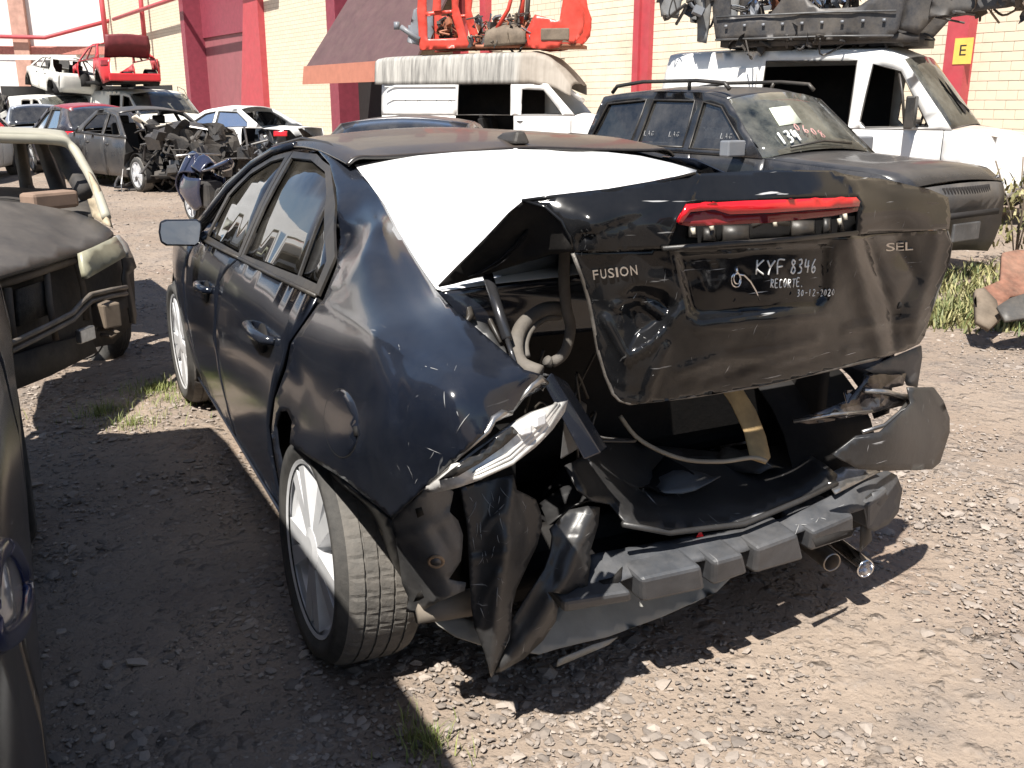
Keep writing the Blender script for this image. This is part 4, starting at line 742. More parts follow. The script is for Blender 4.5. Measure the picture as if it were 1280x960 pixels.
# plain backing of the whole wall, in stretches between the gates
for a, b in ((-30, sN-.02), ):
    uvquad('wall_core', [wall(a, -.2), wall(b, -.2), wall(b, HT), wall(a, HT)], [(a, 0), (b, 0), (b, HT), (a, HT)], MORT, BLD)
for a, b, z0 in ((sN, sD1, -.2), (sD1, sD0, 7.2), (sD0, sG1, -.2), (sG1, sG0, gz), (sG0, sEnd, -.2)):
    uvquad('wall_face', [wall(a, z0), wall(b, z0), wall(b, HT), wall(a, HT)], [(a, z0), (b, z0), (b, HT), (a, HT)], FARB, BLD)
# block courses: every block of the near stretch has its own edges
blk = []; bl, bh = .47, .2
for row in range(0, 44):
    s0 = -26+(row % 2)*bl/2; k = 0
    while s0+k*bl < sN-bl:
        s = s0+k*bl; z = row*bh; k += 1
        u, v, d = prj(np.array(wall(s+bl/2, z+bh/2)))
        if d < 1 or not (-30 < v < 470 and 690 < u < 1330): continue
        blk.append((d, s, z, u, v))
blk.sort(); near = [b for b in blk if 1095 < b[3] < 1290 and -4 < b[4] < 175 and b[1]+bl < sN-.1][:300]; nset = set((b[1], b[2]) for b in near)
def blockverts(s, z, j=0.):
    g = .0042; o = .016+j
    return [wall(s+g, z+g, 0.004), wall(s+bl-g, z+g, 0.004), wall(s+bl-g, z+bh-g, 0.004), wall(s+g, z+bh-g, 0.004), wall(s+g+.004, z+g+.004, o), wall(s+bl-g-.004, z+g+.004, o), wall(s+bl-g-.004, z+bh-g-.004, o), wall(s+g+.004, z+bh-g-.004, o)]
bme = None
bm_ = MB(); bm_.hexa([p-wall(0, 0) for p in blockverts(0, 0)])
for i, b in enumerate(near):
    if bme is None:
        o = mobj('block', bm_.v, bm_.f, CREAM, BLD, smooth=False, local=True); bme = o.data
    else: o = bpy.data.objects.new('block', bme); link(o, BLD)
    o.location = (wall(b[1], b[2])-wall(20, 0))+Vector(tuple(WN*rnd.uniform(-.003, .003)))
rest = MB()
for b in blk:
    if (b[1], b[2]) not in nset: rest.hexa(blockverts(b[1], b[2], rnd.uniform(-.003, .003)))
o = rest.build('block_courses', CREAM, BLD, smooth=False); o['kind'] = 'stuff'
# pillars
def pillar(u0, u1, name='pillar', o0=.0, o1=.28, z1=HT, mat=REDP, v=80):
    a, b = onwall(u1, v)[0], onwall(u0, v)[0]; m = MB(); m.hexa([wall(a, -.2, o0), wall(b, -.2, o0), wall(b, -.2, o1), wall(a, -.2, o1), wall(a, z1, o0), wall(b, z1, o0), wall(b, z1, o1), wall(a, z1, o1)])
    return m.build(name, mat, BLD, smooth=False)
pillar(799, 806, 'pillar', 0, .30); pillar(806, 816, 'pillar', 0, .20); pillar(574, 586); pillar(608, 615)
pE = pillar(1190, 1216, 'pillar', 0, .35)
s_, z_ = onwall(1204, 62, .36); tv, tf = textmesh('E')
m = MB(); m.hexa([wall(s_+.21, z_-.30, .352), wall(s_-.21, z_-.30, .352), wall(s_-.21, z_+.24, .352), wall(s_+.21, z_+.24, .352), wall(s_+.21, z_-.30, .365), wall(s_-.21, z_-.30, .365), wall(s_-.21, z_+.24, .365), wall(s_+.21, z_+.24, .365)])
sg = m.build('letter_plate', M('yellow_plate', (.70, .47, .10), .5, 0, .08, 5), pE, smooth=False)
mobj('letter', [wall(s_+.075-.15*x, z_-.12+.22*y, .368) for x, y, z in tv], tf, M('black_lettering', (.02, .02, .02), .6), sg, smooth=False, thick=.003)
# tall gate niche
def wbox(name, s0, s1, z0, z1, o0, o1, mat, par=BLD):
    m = MB(); m.hexa([wall(s0, z0, o0), wall(s1, z0, o0), wall(s1, z0, o1), wall(s0, z0, o1), wall(s0, z1, o0), wall(s1, z1, o0), wall(s1, z1, o1), wall(s0, z1, o1)]); return m.build(name, mat, par, smooth=False)
dp = .9
wbox('gate_leaf', sG1+.3, sG0-.3, -.1, 5.6, -dp-.1, -dp, MAUVE); wbox('gate_head', sG1+.3, sG0-.3, 5.6, gz+1, -dp-.1, -dp+.12, MARO)
wbox('gate_jamb', sG0-.3, sG0+.5, -.1, gz+1, -dp, .35, MARO)
ga, gb, gc, gd = onwall(300, 148, .35)[0], onwall(331, 148, .35)[0], onwall(311, 0, .35)[0], onwall(322, 0, .35)[0]
m = MB(); m.hexa([wall(gb, 0, .0), wall(ga, 0, .0), wall(ga, 0, .35), wall(gb, 0, .35), wall(gd, gz+.6, .0), wall(gc, gz+.6, .0), wall(gc, gz+.6, .35), wall(gd, gz+.6, .35)]); m.build('gate_jamb', REDP, BLD, smooth=False)
# doorway with tilted canopy
wbox('doorway_shade', sD1, sD0, -.1, 7.2, -.9, -.8, GAPM); wbox('door_jamb', sD0-.5, sD0+.45, -.1, 9, -.8, .25, MARO); wbox('door_jamb', sD1-.2, sD1+.3, -.1, 9, -.8, .25, MARO)  # near-black sheet paints the shade inside the open doorway
ca, cz = onwall(384, 104, 2.6); cb, _ = onwall(520, 80, 2.6)
m = MB(); m.hexa([wall(ca, cz+.55, 2.6), wall(cb, cz+.55, 2.6), wall(cb, cz+.70, 2.6), wall(ca, cz+.70, 2.6), wall(ca-1.2, cz+4.6, .05), wall(cb, cz+4.6, .05), wall(cb, cz+4.75, .05), wall(ca-1.2, cz+4.75, .05)])
cn = m.build('canopy', M('shaded_brown_canopy', (.085, .045, .048), .6, 0, .15, 2, dust=.1), BLD, smooth=False)  # brown darkened in its colour to give the canopy's shaded underside
m = MB(); m.hexa([wall(ca+.25, cz-.05, 2.72), wall(cb, cz-.05, 2.72), wall(cb, cz-.05, 2.62), wall(ca+.25, cz-.05, 2.62), wall(ca, cz+.72, 2.72), wall(cb, cz+.72, 2.72), wall(cb, cz+.72, 2.62), wall(ca, cz+.72, 2.62)]); m.build('canopy_fascia', ORNG, cn, smooth=False)
# pipes in front of the far stretch of wall
for pts, r in (([onwall(135, 66, .6), onwall(122, -40, .6)], .20), ([onwall(182, 60, .6), onwall(172, -40, .6)], .16)):
    m = MB(); m.tube([wall(s, max(z, -.2), .6) for s, z in pts], r, 8); m.build('steel_post', REDP, BLD)
m = MB(); m.tube([wall(*onwall(142, 24, .9), .9), wall(*onwall(212, 0, .9), .9), wall(*onwall(330, -40, .9), .9)], .14, 8); m.build('pipe_rail', REDP, BLD)
# white block across the far end of the yard
E0 = wall(sEnd, 0); ED = -RT*.97-_fw*.1; ED = ED/np.linalg.norm(ED); EN = np.array([-ED[1], ED[0], 0]); EN = EN if EN@_fw < 0 else -EN
def ew(s, z, o=0.): p = np.array(E0)+ED*s+EN*o; return Vector((p[0], p[1], z))
WB = empty('white_building', tuple(ew(8, 0)), 0, 'white rendered building closing off the far end of the yard', 'building')
def ebox(name, s0, s1, z0, z1, o0, o1, mat, par=WB):
    m = MB(); m.hexa([ew(s0, z0, o0), ew(s1, z0, o0), ew(s1, z0, o1), ew(s0, z0, o1), ew(s0, z1, o0), ew(s1, z1, o0), ew(s1, z1, o1), ew(s0, z1, o1)]); return m.build(name, mat, par, smooth=False)
def onend(u, v, o=0.):
    d = ray(u, v); p0 = np.array(E0)+EN*o; t = ((p0-CAM)@EN)/(d@EN); p = CAM+d*t; return float((p-p0)@ED), float(p[2])
ebox('wall', 0, 60, -.2, 16, -.5, 0, M('white_render', (.66, .65, .64), .85, 0, .08, .6, dust=.15))
a, b = onend(20, 60), onend(39, 60); ebox('column', b[0], a[0], -.2, 16, 0, .5, M('raw_concrete_red', (.42, .25, .20), .85, 0, .2, 2))
z0, z1 = onend(60, 68)[1], onend(60, 58)[1]; ebox('red_band', -.2, 60, z0, z1, .02, .3, M('dull_red_band', (.42, .16, .13), .7))
z0, z1 = onend(60, 77)[1], onend(60, 71)[1]; ebox('white_beam', onend(112, 74)[0], 60, z0, z1, 3., 3.3, M('white_steel', (.75, .75, .72), .5))
m = MB(); p = [onend(-60, 44, .9), onend(56, 47, .9), onend(140, 25, .9)]; m.tube([ew(s, z, .9) for s, z in p], .16, 8); m.build('pipe_rail', REDP, WB)
a, b = onend(59, 92), onend(86, 75); ebox('window_grille', b[0], a[0], a[1], b[1], .01, .12, M('grille_dark', (.06, .06, .06), .6))
# ---------------------------------------------------------------- other vehicles: a side drawn in profile, lofted across
def car(name, label, cat, r, f, phi, S, z=0., group=None, tilt=(0, 0), scale=1.):
    p = WP_(r, f, z); hx = RT*math.cos(phi)+_fw*math.sin(phi); rz = math.atan2(hx[1], hx[0])-math.pi/2
    root = empty(name, tuple(p), rz, label, cat, group, scale); root.rotation_euler = (tilt[0], tilt[1], rz)
    yr, yf = S['len']; W = S['w']/2; sill = S.get('sill', .24); wr, wf, R = S['wheels']; mat = S['mat']; Ra = R+.05; zc = R
    Zp, Xp = S.get('prof', ([.2, .45, .7, .92, 1.0, 1.4], [.94, .99, 1., .965, .93, .70])); tp = S.get('taper', .18); sh = S['shoulder']
    sy = [q[0] for q in sh][::-1]; szz = [q[1] for q in sh][::-1]
    def X(y, z):
        e = max(0, (abs(y-(yr+yf)/2)-(yf-yr)/2+.55)/.55); return W*float(np.interp(z, Zp, Xp))-tp*e*e
    def top(y): return float(np.interp(y, sy, szz))
    def bot(y):
        b = sill+max(0, (abs(y-(yr+yf)/2)-(yf-yr)/2+.4)/.4)*.08
        for w_ in (wr, wf):
            dy = abs(y-w_)
            if dy < Ra: b = max(b, zc+math.sqrt(Ra*Ra-dy*dy))
        return b
    cuts = [yr]+list(S['seams'])+[yf]; names = S['names']; skip = S.get('skip', ()); doors = {}
    P = lambda nm, v, fc, m_, par=root, **kw: mobj(nm, v, fc, m_, par, local=True, **kw)
    for s in (-1, 1):
        for i in range(len(cuts)-1):
            if (names[i], s) in skip or names[i] in skip: continue
            a, b = cuts[i]+.006, cuts[i+1]-.006; n = max(3, int((b-a)/.07)); ys = np.linspace(a, b, n)
            ol = [(y, top(y)) for y in ys]+[(y, bot(y)) for y in ys[::-1]]
            pm = S.get('pmat', {}).get(names[i], mat)
            pts, fs = tri2d(ol, [], .16); d = P(names[i], [(s*X(y, zz), y, zz) for y, zz in pts], fs, pm, thick=.012); doors[(names[i], s)] = d
            if names[i] in ('front_door', 'rear_door') and not S.get('nohandle'):
                hy = a+.16; hz = top(hy)-.14; m = MB(); m.tube([(s*(X(hy, hz)+.004), hy-.07, hz), (s*(X(hy, hz)+.03), hy, hz), (s*(X(hy, hz)+.004), hy+.07, hz)], .014, 6); P('door_handle', m.v, m.f, S.get('hmat', PLAS), d)
        up = S['upper']                                           # A base, A top, ..., C top, C base
        if 'side_frame' not in skip:
            yb = np.linspace(up[-1][0], up[0][0], 14)[1:-1]; ol = list(up)+[(y, top(y)) for y in yb]
            hs_ = S['holes'] if s > 0 else S.get('holes_left', S['holes'])
            pts, fs = tri2d(ol, hs_, .14); P('side_frame', [(s*X(y, zz), y, zz) for y, zz in pts], fs, S.get('umat', mat), thick=.03)
        for h in (S['holes'] if s > 0 else S.get('holes_left', S['holes'])):
            m = MB(); m.tube([(s*(X(y, zz)+.010), y, zz) for y, zz in [q for i in range(len(h)) for q in (h[i], ((h[i][0]+h[(i+1) % len(h)][0])/2, (h[i][1]+h[(i+1) % len(h)][1])/2))]+[h[0]]], .012, 5); P('window_seal', m.v, m.f, PLAS)
        if S.get('glass'):
            for h in (S['holes'] if s > 0 else S.get('holes_left', S['holes'])): P('window_glass', [(s*(X(y, zz)-.012), y, zz) for y, zz in h], [tuple(range(len(h)))], S['glass'], smooth=False)
        for w_, k in ((wr, 'rear_wheel'), (wf, 'front_wheel')):
            if k in skip or (k, s) in skip: continue
            make_wheel(root, (s*(W-.10-.02), w_, R), R=R, rr=R*.68, w=.2, side=s, spokes=S.get('spokes', 10), n=24, rimmat=S.get('rim'))
        for w_ in (wr, wf):
            pts = arch(w_, zc, Ra+.01, 200, -20, 12); n = len(pts); P('wheel_arch_liner', [(s*(W-.03), q[0], q[1]) for q in pts]+[(s*(W-.32), q[0], q[1]) for q in pts], [(i, i+1, n+i+1, n+i) for i in range(n-1)], DARK, thick=.01)
    def loft(nm, edge, m_, crown=.04, n=9, **kw):
        v = []; k = len(edge)
        for j, (y, zz) in enumerate(edge):
            a = edge[max(j-1, 0)]; b = edge[min(j+1, k-1)]; d = (b[0]-a[0], b[1]-a[1]); l = math.hypot(*d) or 1; nx, nzz = -d[1]/l, d[0]/l
            if nzz < 0 or (abs(nzz) < .2 and ((nx > 0) != (y > (yr+yf)/2))): nx, nzz = -nx, -nzz
            for t in np.linspace(-1, 1, n):
                c = crown*(1-t*t); v.append((t*X(y, zz), y+nx*c, zz+nzz*c))
        fc = [(j*n+i, j*n+i+1, (j+1)*n+i+1, (j+1)*n+i) for j in range(k-1) for i in range(n-1)]
        return P(nm, v, fc, m_, **kw)
    A, At, Ct, Cb = up[0], up[1], up[-2], up[-1]
    den = lambda a, b, n: [(a[0]+(b[0]-a[0])*i/n, a[1]+(b[1]-a[1])*i/n) for i in range(n+1)]
    if 'roof' not in skip: loft('roof', [q for i in range(1, len(up)-2) for q in den(up[i], up[i+1], 4)], S.get('rmat', mat), S.get('rcrown', .06), thick=.02)
    if 'hood' not in skip: loft('hood', [(y, top(y)) for y in np.linspace(A[0], yf-.02, 9)], S.get('homat', mat), .05, thick=.012)
    if 'trunk' not in skip and Cb[0]-yr > .15: loft('trunk_lid', [(y, top(y)) for y in np.linspace(Cb[0], yr+.02, 7)], mat, .04, thick=.012)
    if S.get('screen'): loft('windscreen', den(A, At, 5), S['screen'], .10, thick=.004)
    if S.get('back'): loft('rear_window', den(Ct, Cb, 5), S['back'], .07, thick=.004)
    bm1 = S.get('bmat', mat)
    if 'nose' not in skip: loft('front_bumper', [(yf-.02, top(yf)), (yf+.03, top(yf)-.12), (yf+.04, .5), (yf+.0, .34), (yf-.06, .22)], bm1, .10, thick=.012)
    if 'tail' not in skip: loft('rear_bumper', [(yr+.02, top(yr)), (yr-.02, top(yr)-.12), (yr-.03, .5), (yr+.02, .3)], S.get('tmat', bm1), .06, thick=.012)
    m = MB(); m.box((0, (yr+yf)/2, .30), (W*1.6, (yf-yr)*.9, .1)); P('floor_pan', m.v, m.f, DARK)
    if S.get('lining'): y0, y1, zt = S['lining']; m = MB(); m.box((-W*.80, (y0+y1)/2, (.4+zt)/2), (.04, y1-y0, zt-.4)); m.box((0, y0+.05, (.4+zt)/2), (W*1.5, .04, zt-.4)); P('cargo_lining', m.v, m.f, DARK)
    if S.get('seats', True):
        for x in (-.36, .36):
            m = MB(); yy = (A[0]+Cb[0])/2+.15; m.box((x, yy+.2, .55), (.46, .5, .16)); m.box((x, yy-.08, .88), (.46, .14, .6), rx=.2); m.box((x, yy-.15, 1.24), (.24, .1, .15)); P('seat', m.v, m.f, S.get('seatm', DARK), bevel=.03)
    for s in (-1, 1):
        for k, (y0, y1, z0, z1, lm) in S.get('lamps', {}).items():
            v, fc = gridmesh([[(s*(X(y, zz)+.012), y, zz) for y in np.linspace(y0, y1, 4)] for zz in np.linspace(z0, z1, 3)], 8, 5); P(k, v, fc, lm, thick=.02)
    return root, X, top
def junk(name, par, c, d, n, seed, mats, big=.25):
    """tangled remains that nobody could count"""
    for gi, m_ in enumerate(mats):
        r = random.Random(seed+gi); b = MB()
        for k in range(n//len(mats)):
            q = Vector((c[0]+r.uniform(-.5, .5)*d[0], c[1]+r.uniform(-.5, .5)*d[1], c[2]+r.uniform(-.5, .5)*d[2])); t = r.random()
            if t < .4:
                v, fc = gridmesh([[q+Vector((r.uniform(-1, 1), r.uniform(-1, 1), r.uniform(-1, 1)))*big*.4+Vector((i*.5-.5, 0, j*.5-.5))*big for i in range(3)] for j in range(3)], 6, 6); b.add(v, fc)
            elif t < .7: b.tube(cr([q+Vector((r.uniform(-1, 1), r.uniform(-1, 1), r.uniform(-1, .6)))*big*1.1 for _ in range(4)], 12), r.uniform(.01, .03), 6)
            else: b.box(q, (r.uniform(.2, 1)*big, r.uniform(.2, 1)*big, r.uniform(.2, .8)*big), r.uniform(0, 3), r.uniform(-.5, .5), r.uniform(-.5, .5))
        o = mobj(name, b.v, b.f, m_, par, smooth=False, local=True); o['kind'] = 'stuff'
NAVY = M('dusty_navy_paint', (.012, .014, .019), .2, 0, .2, 3, dust=.14, coat=.2, updust=.26, dustc=(.19, .175, .16))
WHITEP = M('white_van_paint', (.70, .70, .69), .4, 0, .08, 1.2, dust=.22, coat=.1, dustc=(.40, .33, .26), scratch=.3)
GRIME = M('streaked_grey_roof', (.34, .33, .31), .7, 0, .45, 1.4, dust=.5, bumpy=.2, dustc=(.50, .47, .42))
OLDW = M('faded_white_paint', (.60, .59, .55), .5, 0, .12, 3, dust=.25)
GREYC = M('graphite_paint', (.040, .043, .050), .25, .3, .15, 3, dust=.22, updust=.2)
BLUEC = M('dark_blue_paint', (.018, .022, .042), .18, .1, .2, 3, dust=.2, updust=.3)
SILVC = M('pale_blue_silver', (.30, .33, .39), .3, .4, .1, 3, dust=.15)
REDC = M('bright_red_paint', (.52, .02, .03), .3, 0, .12, 4, dust=.1)
ORC = M('red_orange_paint', (.50, .040, .024), .35, 0, .2, 4, dust=.15)
DGLASS = M_glass('dusty_dark_glass', (.10, .11, .12), .06, .05, .30, (.22, .21, .2)); WGLASS = M_glass('dusty_windscreen', (.42, .45, .42), .06, .08, .55, (.30, .29, .25))
RUST = M('rusty_orange_metal', (.30, .10, .05), .7, .2, .4, 6, bumpy=.4, dust=.3); BRN = M('brown_grime', (.10, .075, .055), .8, 0, .4, 5, dust=.4); INT = M('dark_interior', (.02, .02, .022), .8, 0, .3, 6, dust=.25)
GRYP = M('grey_mirror_cap', (.15, .165, .19), .4, 0, .1, 5, dust=.2); BGREY = M('grey_bumper_plastic', (.045, .046, .05), .5, 0, .2, 6, dust=.3, bumpy=.2)
# --- dark dusty SUV
suvS = dict(len=(-2.15, 2.2), w=1.82, wheels=(-1.3, 1.33, .36), sill=.34, mat=NAVY, shoulder=[(2.2, .86), (1.95, .99), (1.2, 1.03), (.7, 1.06), (0, 1.07), (-2.15, 1.08)], prof=([.2, .5, .8, 1.05, 1.1, 1.7], [.95, .99, 1., .97, .95, .76]), seams=(-1.1, -.22, .75), names=('quarter_panel', 'rear_door', 'front_door', 'front_fender'),
    upper=[(.72, 1.06), (.10, 1.60), (-.2, 1.66), (-1.0, 1.68), (-1.8, 1.63), (-2.08, 1.08)], holes=[[(.50, 1.12), (.04, 1.53), (-.22, 1.58), (-.26, 1.12)], [(-.35, 1.13), (-.34, 1.59), (-.95, 1.60), (-1.05, 1.13)], [(-1.15, 1.13), (-1.06, 1.60), (-1.68, 1.56), (-1.92, 1.14)]],
    glass=DGLASS, screen=WGLASS, back=DGLASS, bmat=BGREY, homat=NAVY, lamps={'headlight': (1.86, 2.12, .74, .92, M('dark_headlight', (.05, .05, .06), .2, .3))}, taper=.16)
SUV, SX, STp = car('sport_utility', 'dusty dark navy four-wheel drive with roof rails and 134 on its windscreen', 'car', 2.63, 10.16, -.95, suvS, scale=.983)
for s in (-1, 1):
    m = MB(); m.tube([(s*.66, .05, 1.70), (s*.66, -.02, 1.76), (s*.665, -.4, 1.79), (s*.665, -1.2, 1.79), (s*.665, -1.62, 1.75), (s*.665, -1.7, 1.68)], .022, 6); m.tube([(s*.665, -.5, 1.79), (s*.64, -.52, 1.70)], .02, 6); mobj('roof_rail', m.v, m.f, PLAS, SUV, local=True)
    m = MB(); m.box((s*1.02, .46, 1.15), (.24, .12, .15)); m.tube([(s*.86, .46, 1.1), (s*1.0, .46, 1.1)], .03, 6); mobj('door_mirror', m.v, m.f, GRYP, SUV, local=True, bevel=.05)
m = MB()
for k in range(18): m.box((-.36+k*.042, 2.305-.1*((k-8.5)/16)**2, .82), (.012, .02, .11), 0, .5)
o = mobj('grille', m.v, m.f, GAPM, SUV, local=True); o['kind'] = 'stuff'
m = MB(); m.box((0, 2.335, .63), (.9, .03, .05)); mobj('bumper_slot', m.v, m.f, GAPM, SUV, local=True)
m = MB(); m.box((.05, 2.34, .48), (.42, .03, .16)); mobj('plate_holder', m.v, m.f, GREYM, SUV, local=True, bevel=.01)
def suvscreen(u, v):      # on the windscreen plane
    A = np.array([.72, 1.06]); B = np.array([.10, 1.60]); q = A+(B-A)*v; w_ = .70*(1-v)+.60*v; c = .10*(1-u*u)+.02
    return Vector((u*.86*w_/.6*.72, q[0]+c*.6, q[1]+c*.8))
m = MB(); m.add([suvscreen(u, v) for u, v in ((.15, .42), (.62, .42), (.58, .72), (.13, .72))], [(0, 1, 2, 3)]); mobj('paper_notice', m.v, m.f, M('pale_paper', (.62, .66, .55), .8), SUV, local=True, thick=.002)
for i, ch in enumerate('134'):
    for st in GL[ch]:
        m = MB(); m.tube([suvscreen(.80-(i+x*.8)*.13, .30-yy*.18)+Vector((0, .012, .015)) for x, yy in (cr(st, 10) if len(st) > 2 else st)], .012, 5); mobj('painted_number', m.v, m.f, INK, SUV, local=True)
for i, ch in enumerate('0608'):
    for st in GL[ch]:
        m = MB(); m.tube([suvscreen(.42-(i+x*.8)*.13, .40-i*.05-yy*.13)+Vector((0, .012, .015)) for x, yy in (cr(st, 10) if len(st) > 2 else st)], .005, 5); mobj('chalk_number', m.v, m.f, M('pink_chalk', (.5, .27, .25), .8), SUV, local=True)
m = MB(); m.tube([suvscreen(.75, .04)+Vector((0, .03, .03)), suvscreen(.1, .05)+Vector((0, .03, .03)), suvscreen(-.5, .02)+Vector((0, .03, .03))], .012, 5); mobj('wiper', m.v, m.f, PLAS, SUV, local=True)
for y in (-.6, .12, -.98):
    for st in sum([[[(y+(k*.055+x*.045), 1.28-yy*.05) for x, yy in st] for st in GL[ch]] for k, ch in enumerate('LAG')], []):
        m = MB(); m.tube([(SX(a, b)+.004, a, b) for a, b in st], .0022, 4); mobj('glass_scribble', m.v, m.f, M('grey_chalk', (.4, .4, .4), .8), SUV, local=True)
# --- white van with broken screen
vprof = ([.2, .6, 1.1, 1.3, 2.1, 2.3], [.96, 1., 1., .985, .90, .84])
vanS = dict(len=(-2.75, 2.85), w=1.98, wheels=(-1.6, 1.7, .34), sill=.36, mat=WHITEP, shoulder=[(2.85, .92), (2.4, 1.10), (1.75, 1.2), (1.6, 1.2), (-2.75, 1.2)], prof=vprof, seams=(-.95, .42, 1.62), names=('load_side', 'side_panel', 'front_door', 'front_fender'),
    upper=[(1.72, 1.20), (1.0, 2.10), (.7, 2.22), (-1, 2.26), (-2.5, 2.24), (-2.75, 1.2)], holes=[[(1.42, 1.24), (.98, 1.95), (.60, 2.05), (.52, 1.3), (.6, 1.22)], [(.36, 1.22), (.38, 2.10), (-.92, 2.12), (-.95, 1.22)]],
    screen=WGLASS, bmat=M('dark_van_nose', (.05, .05, .05), .6, dust=.3), rmat=WHITEP, taper=.22, rcrown=.07, seatm=M('blue_seat', (.05, .09, .16), .8), holes_left=[[(1.42, 1.24), (.98, 1.95), (.60, 2.05), (.52, 1.3), (.6, 1.22)]], lining=(-2.6, .45, 2.1), homat=M('burnt_white_hood', (.55, .48, .42), .6, 0, .3, 3, dust=.4, dustc=(.38, .22, .16)))
VANR, VX, _ = car('panel_van', 'white van with smashed windscreen parked beside the letter E pillar', 'van', 4.95, 14.7, -.62, vanS)
m = MB(); m.box((1.16, 1.22, 1.42), (.20, .12, .42)); m.tube([(.95, 1.3, 1.3), (1.1, 1.25, 1.3)], .04, 6); mobj('door_mirror', m.v, m.f, PLAS, VANR, local=True, bevel=.03)
m = MB(); m.tube([(.94, 1.1, 1.26), (.905, 1.03, 1.62), (.89, .95, 1.93)], .02, 6); mobj('window_divider', m.v, m.f, PLAS, VANR, local=True)
m = MB(); m.box((.989, -1.75, 1.72), (.02, 1.45, .62), 0, -.115); mobj('pressed_panel', m.v, m.f, WHITEP, VANR, local=True, bevel=.012)
b1 = gridmesh([[(.25-.12*i, 1.62-.35*j-.03*(i % 2), 1.31+.36*j+(.05 if (i+j) % 2 else 0)) for i in range(4)] for j in range(3)], 4, 3)
mobj('screen_hole', [(a[0], a[1]+.10, a[2]+.09) for a in b1[0]], b1[1], GAPM, VANR, local=True, smooth=False)
m = MB(); m.tube([(-.45+.2*math.cos(t), 1.05+.05*math.sin(t), 1.35+.19*math.sin(t)) for t in np.linspace(0, 6.283, 20)], .018, 6); mobj('steering_wheel', m.v, m.f, PLAS, VANR, local=True)
# --- high-roof van in the middle
vanM = dict(len=(-3.1, 2.9), w=1.98, wheels=(-2.0, 1.75, .34), sill=.36, mat=WHITEP, umat=WHITEP, shoulder=[(2.9, .95), (2.5, 1.15), (2.1, 1.25), (-3.1, 1.25)], prof=([.2, .6, 1.1, 1.4, 1.95, 2.6], [.96, 1., 1., .99, .96, .80]), seams=(-1.0, .5, 1.95), names=('load_side', 'sliding_door', 'front_door', 'front_fender'), skip=('roof', ('sliding_door', 1)),
    upper=[(2.05, 1.25), (1.35, 1.98), (.9, 2.02), (-3.0, 2.02), (-3.06, 1.98), (-3.1, 1.25)], holes=[[(1.72, 1.28), (1.25, 1.84), (.72, 1.86), (.70, 1.28)], [(.42, 1.26), (.42, 1.99), (-.92, 1.99), (-.95, 1.26)]], taper=.2, rcrown=.05, bmat=GREYM, lining=(-2.9, .8, 2.0), holes_left=[])
VANM, MX, _ = car('panel_van', 'white high-roof van with a grimy roof and open side door', 'van', -.15, 25.2, -.30, vanM)
rows = []
for y, w_, z0, z1 in ((-3.1, .955, 1.99, 2.55), (-3.0, .96, 1.99, 2.66), (-1.0, .96, 1.99, 2.72), (.6, .96, 1.99, 2.74), (1.1, .955, 1.96, 2.70), (1.5, .93, 1.88, 2.45), (1.9, .86, 1.72, 2.0)):
    rows.append([(-w_, y, z0), (-w_*.93, y, z0+(z1-z0)*.7), (-w_*.78, y, z1-.04), (0, y, z1), (w_*.78, y, z1-.04), (w_*.93, y, z0+(z1-z0)*.7), (w_, y, z0)])
v, f = gridmesh(rows, 25, 31); v = [(p[0], p[1], p[2]+(noise.noise(Vector((p[0]*3, p[1]*2.5, 2)))*.05 if p[1] > .8 else 0)) for p in v]
def streaks():
    m, nt, N, L, B = _nt('streaked_high_roof'); t = obco(N, L, (2, 9, .6)); a = ramp(N, L, nz(N, L, 1.2, 6, .65, t), .35, .65); b = nz(N, L, .8, 4, .6, obco(N, L))
    c = mixc(N, L, a, (.15, .145, .135), (.40, .385, .355)); sx = N.new('ShaderNodeSeparateXYZ'); L.new(obco(N, L), sx.inputs[0])
    c = mixc(N, L, mth(N, L, 'MULTIPLY', ramp(N, L, sx.outputs[1], .5, .72), .75), c, mixc(N, L, ramp(N, L, b, .4, .6), (.20, .165, .13), (.36, .315, .265)))
    L.new(c, B.inputs['Base Color']); B.inputs['Roughness'].default_value = .8; return m
mobj('high_roof', v, f, streaks(), VANM, local=True, thick=.02)
for i, ch in enumerate('FC FO'):
    if ch == ' ': continue
    for st in GL[ch]:
        m = MB(); m.tube([(MX(-2, 1.6)+.012, -2.35+(i+x*.7)*.28, 1.62-yy*.26) for x, yy in st], .012, 4); mobj('painted_letter', m.v, m.f, GREYM, VANM, local=True)
m = MB(); m.box((.99, -1.95, 1.93), (.02, 1.9, .03)); m.box((.99, -1.95, 1.62), (.02, 1.9, .015)); mobj('side_moulding', m.v, m.f, WHITEP, VANM, local=True)
m = MB(); m.tube([(.6, 1.75, 1.86), (.25, 1.95, 1.66), (0, 2.0, 1.6)], .06, 6); mobj('bent_pillar', m.v, m.f, WHITEP, VANM, local=True)
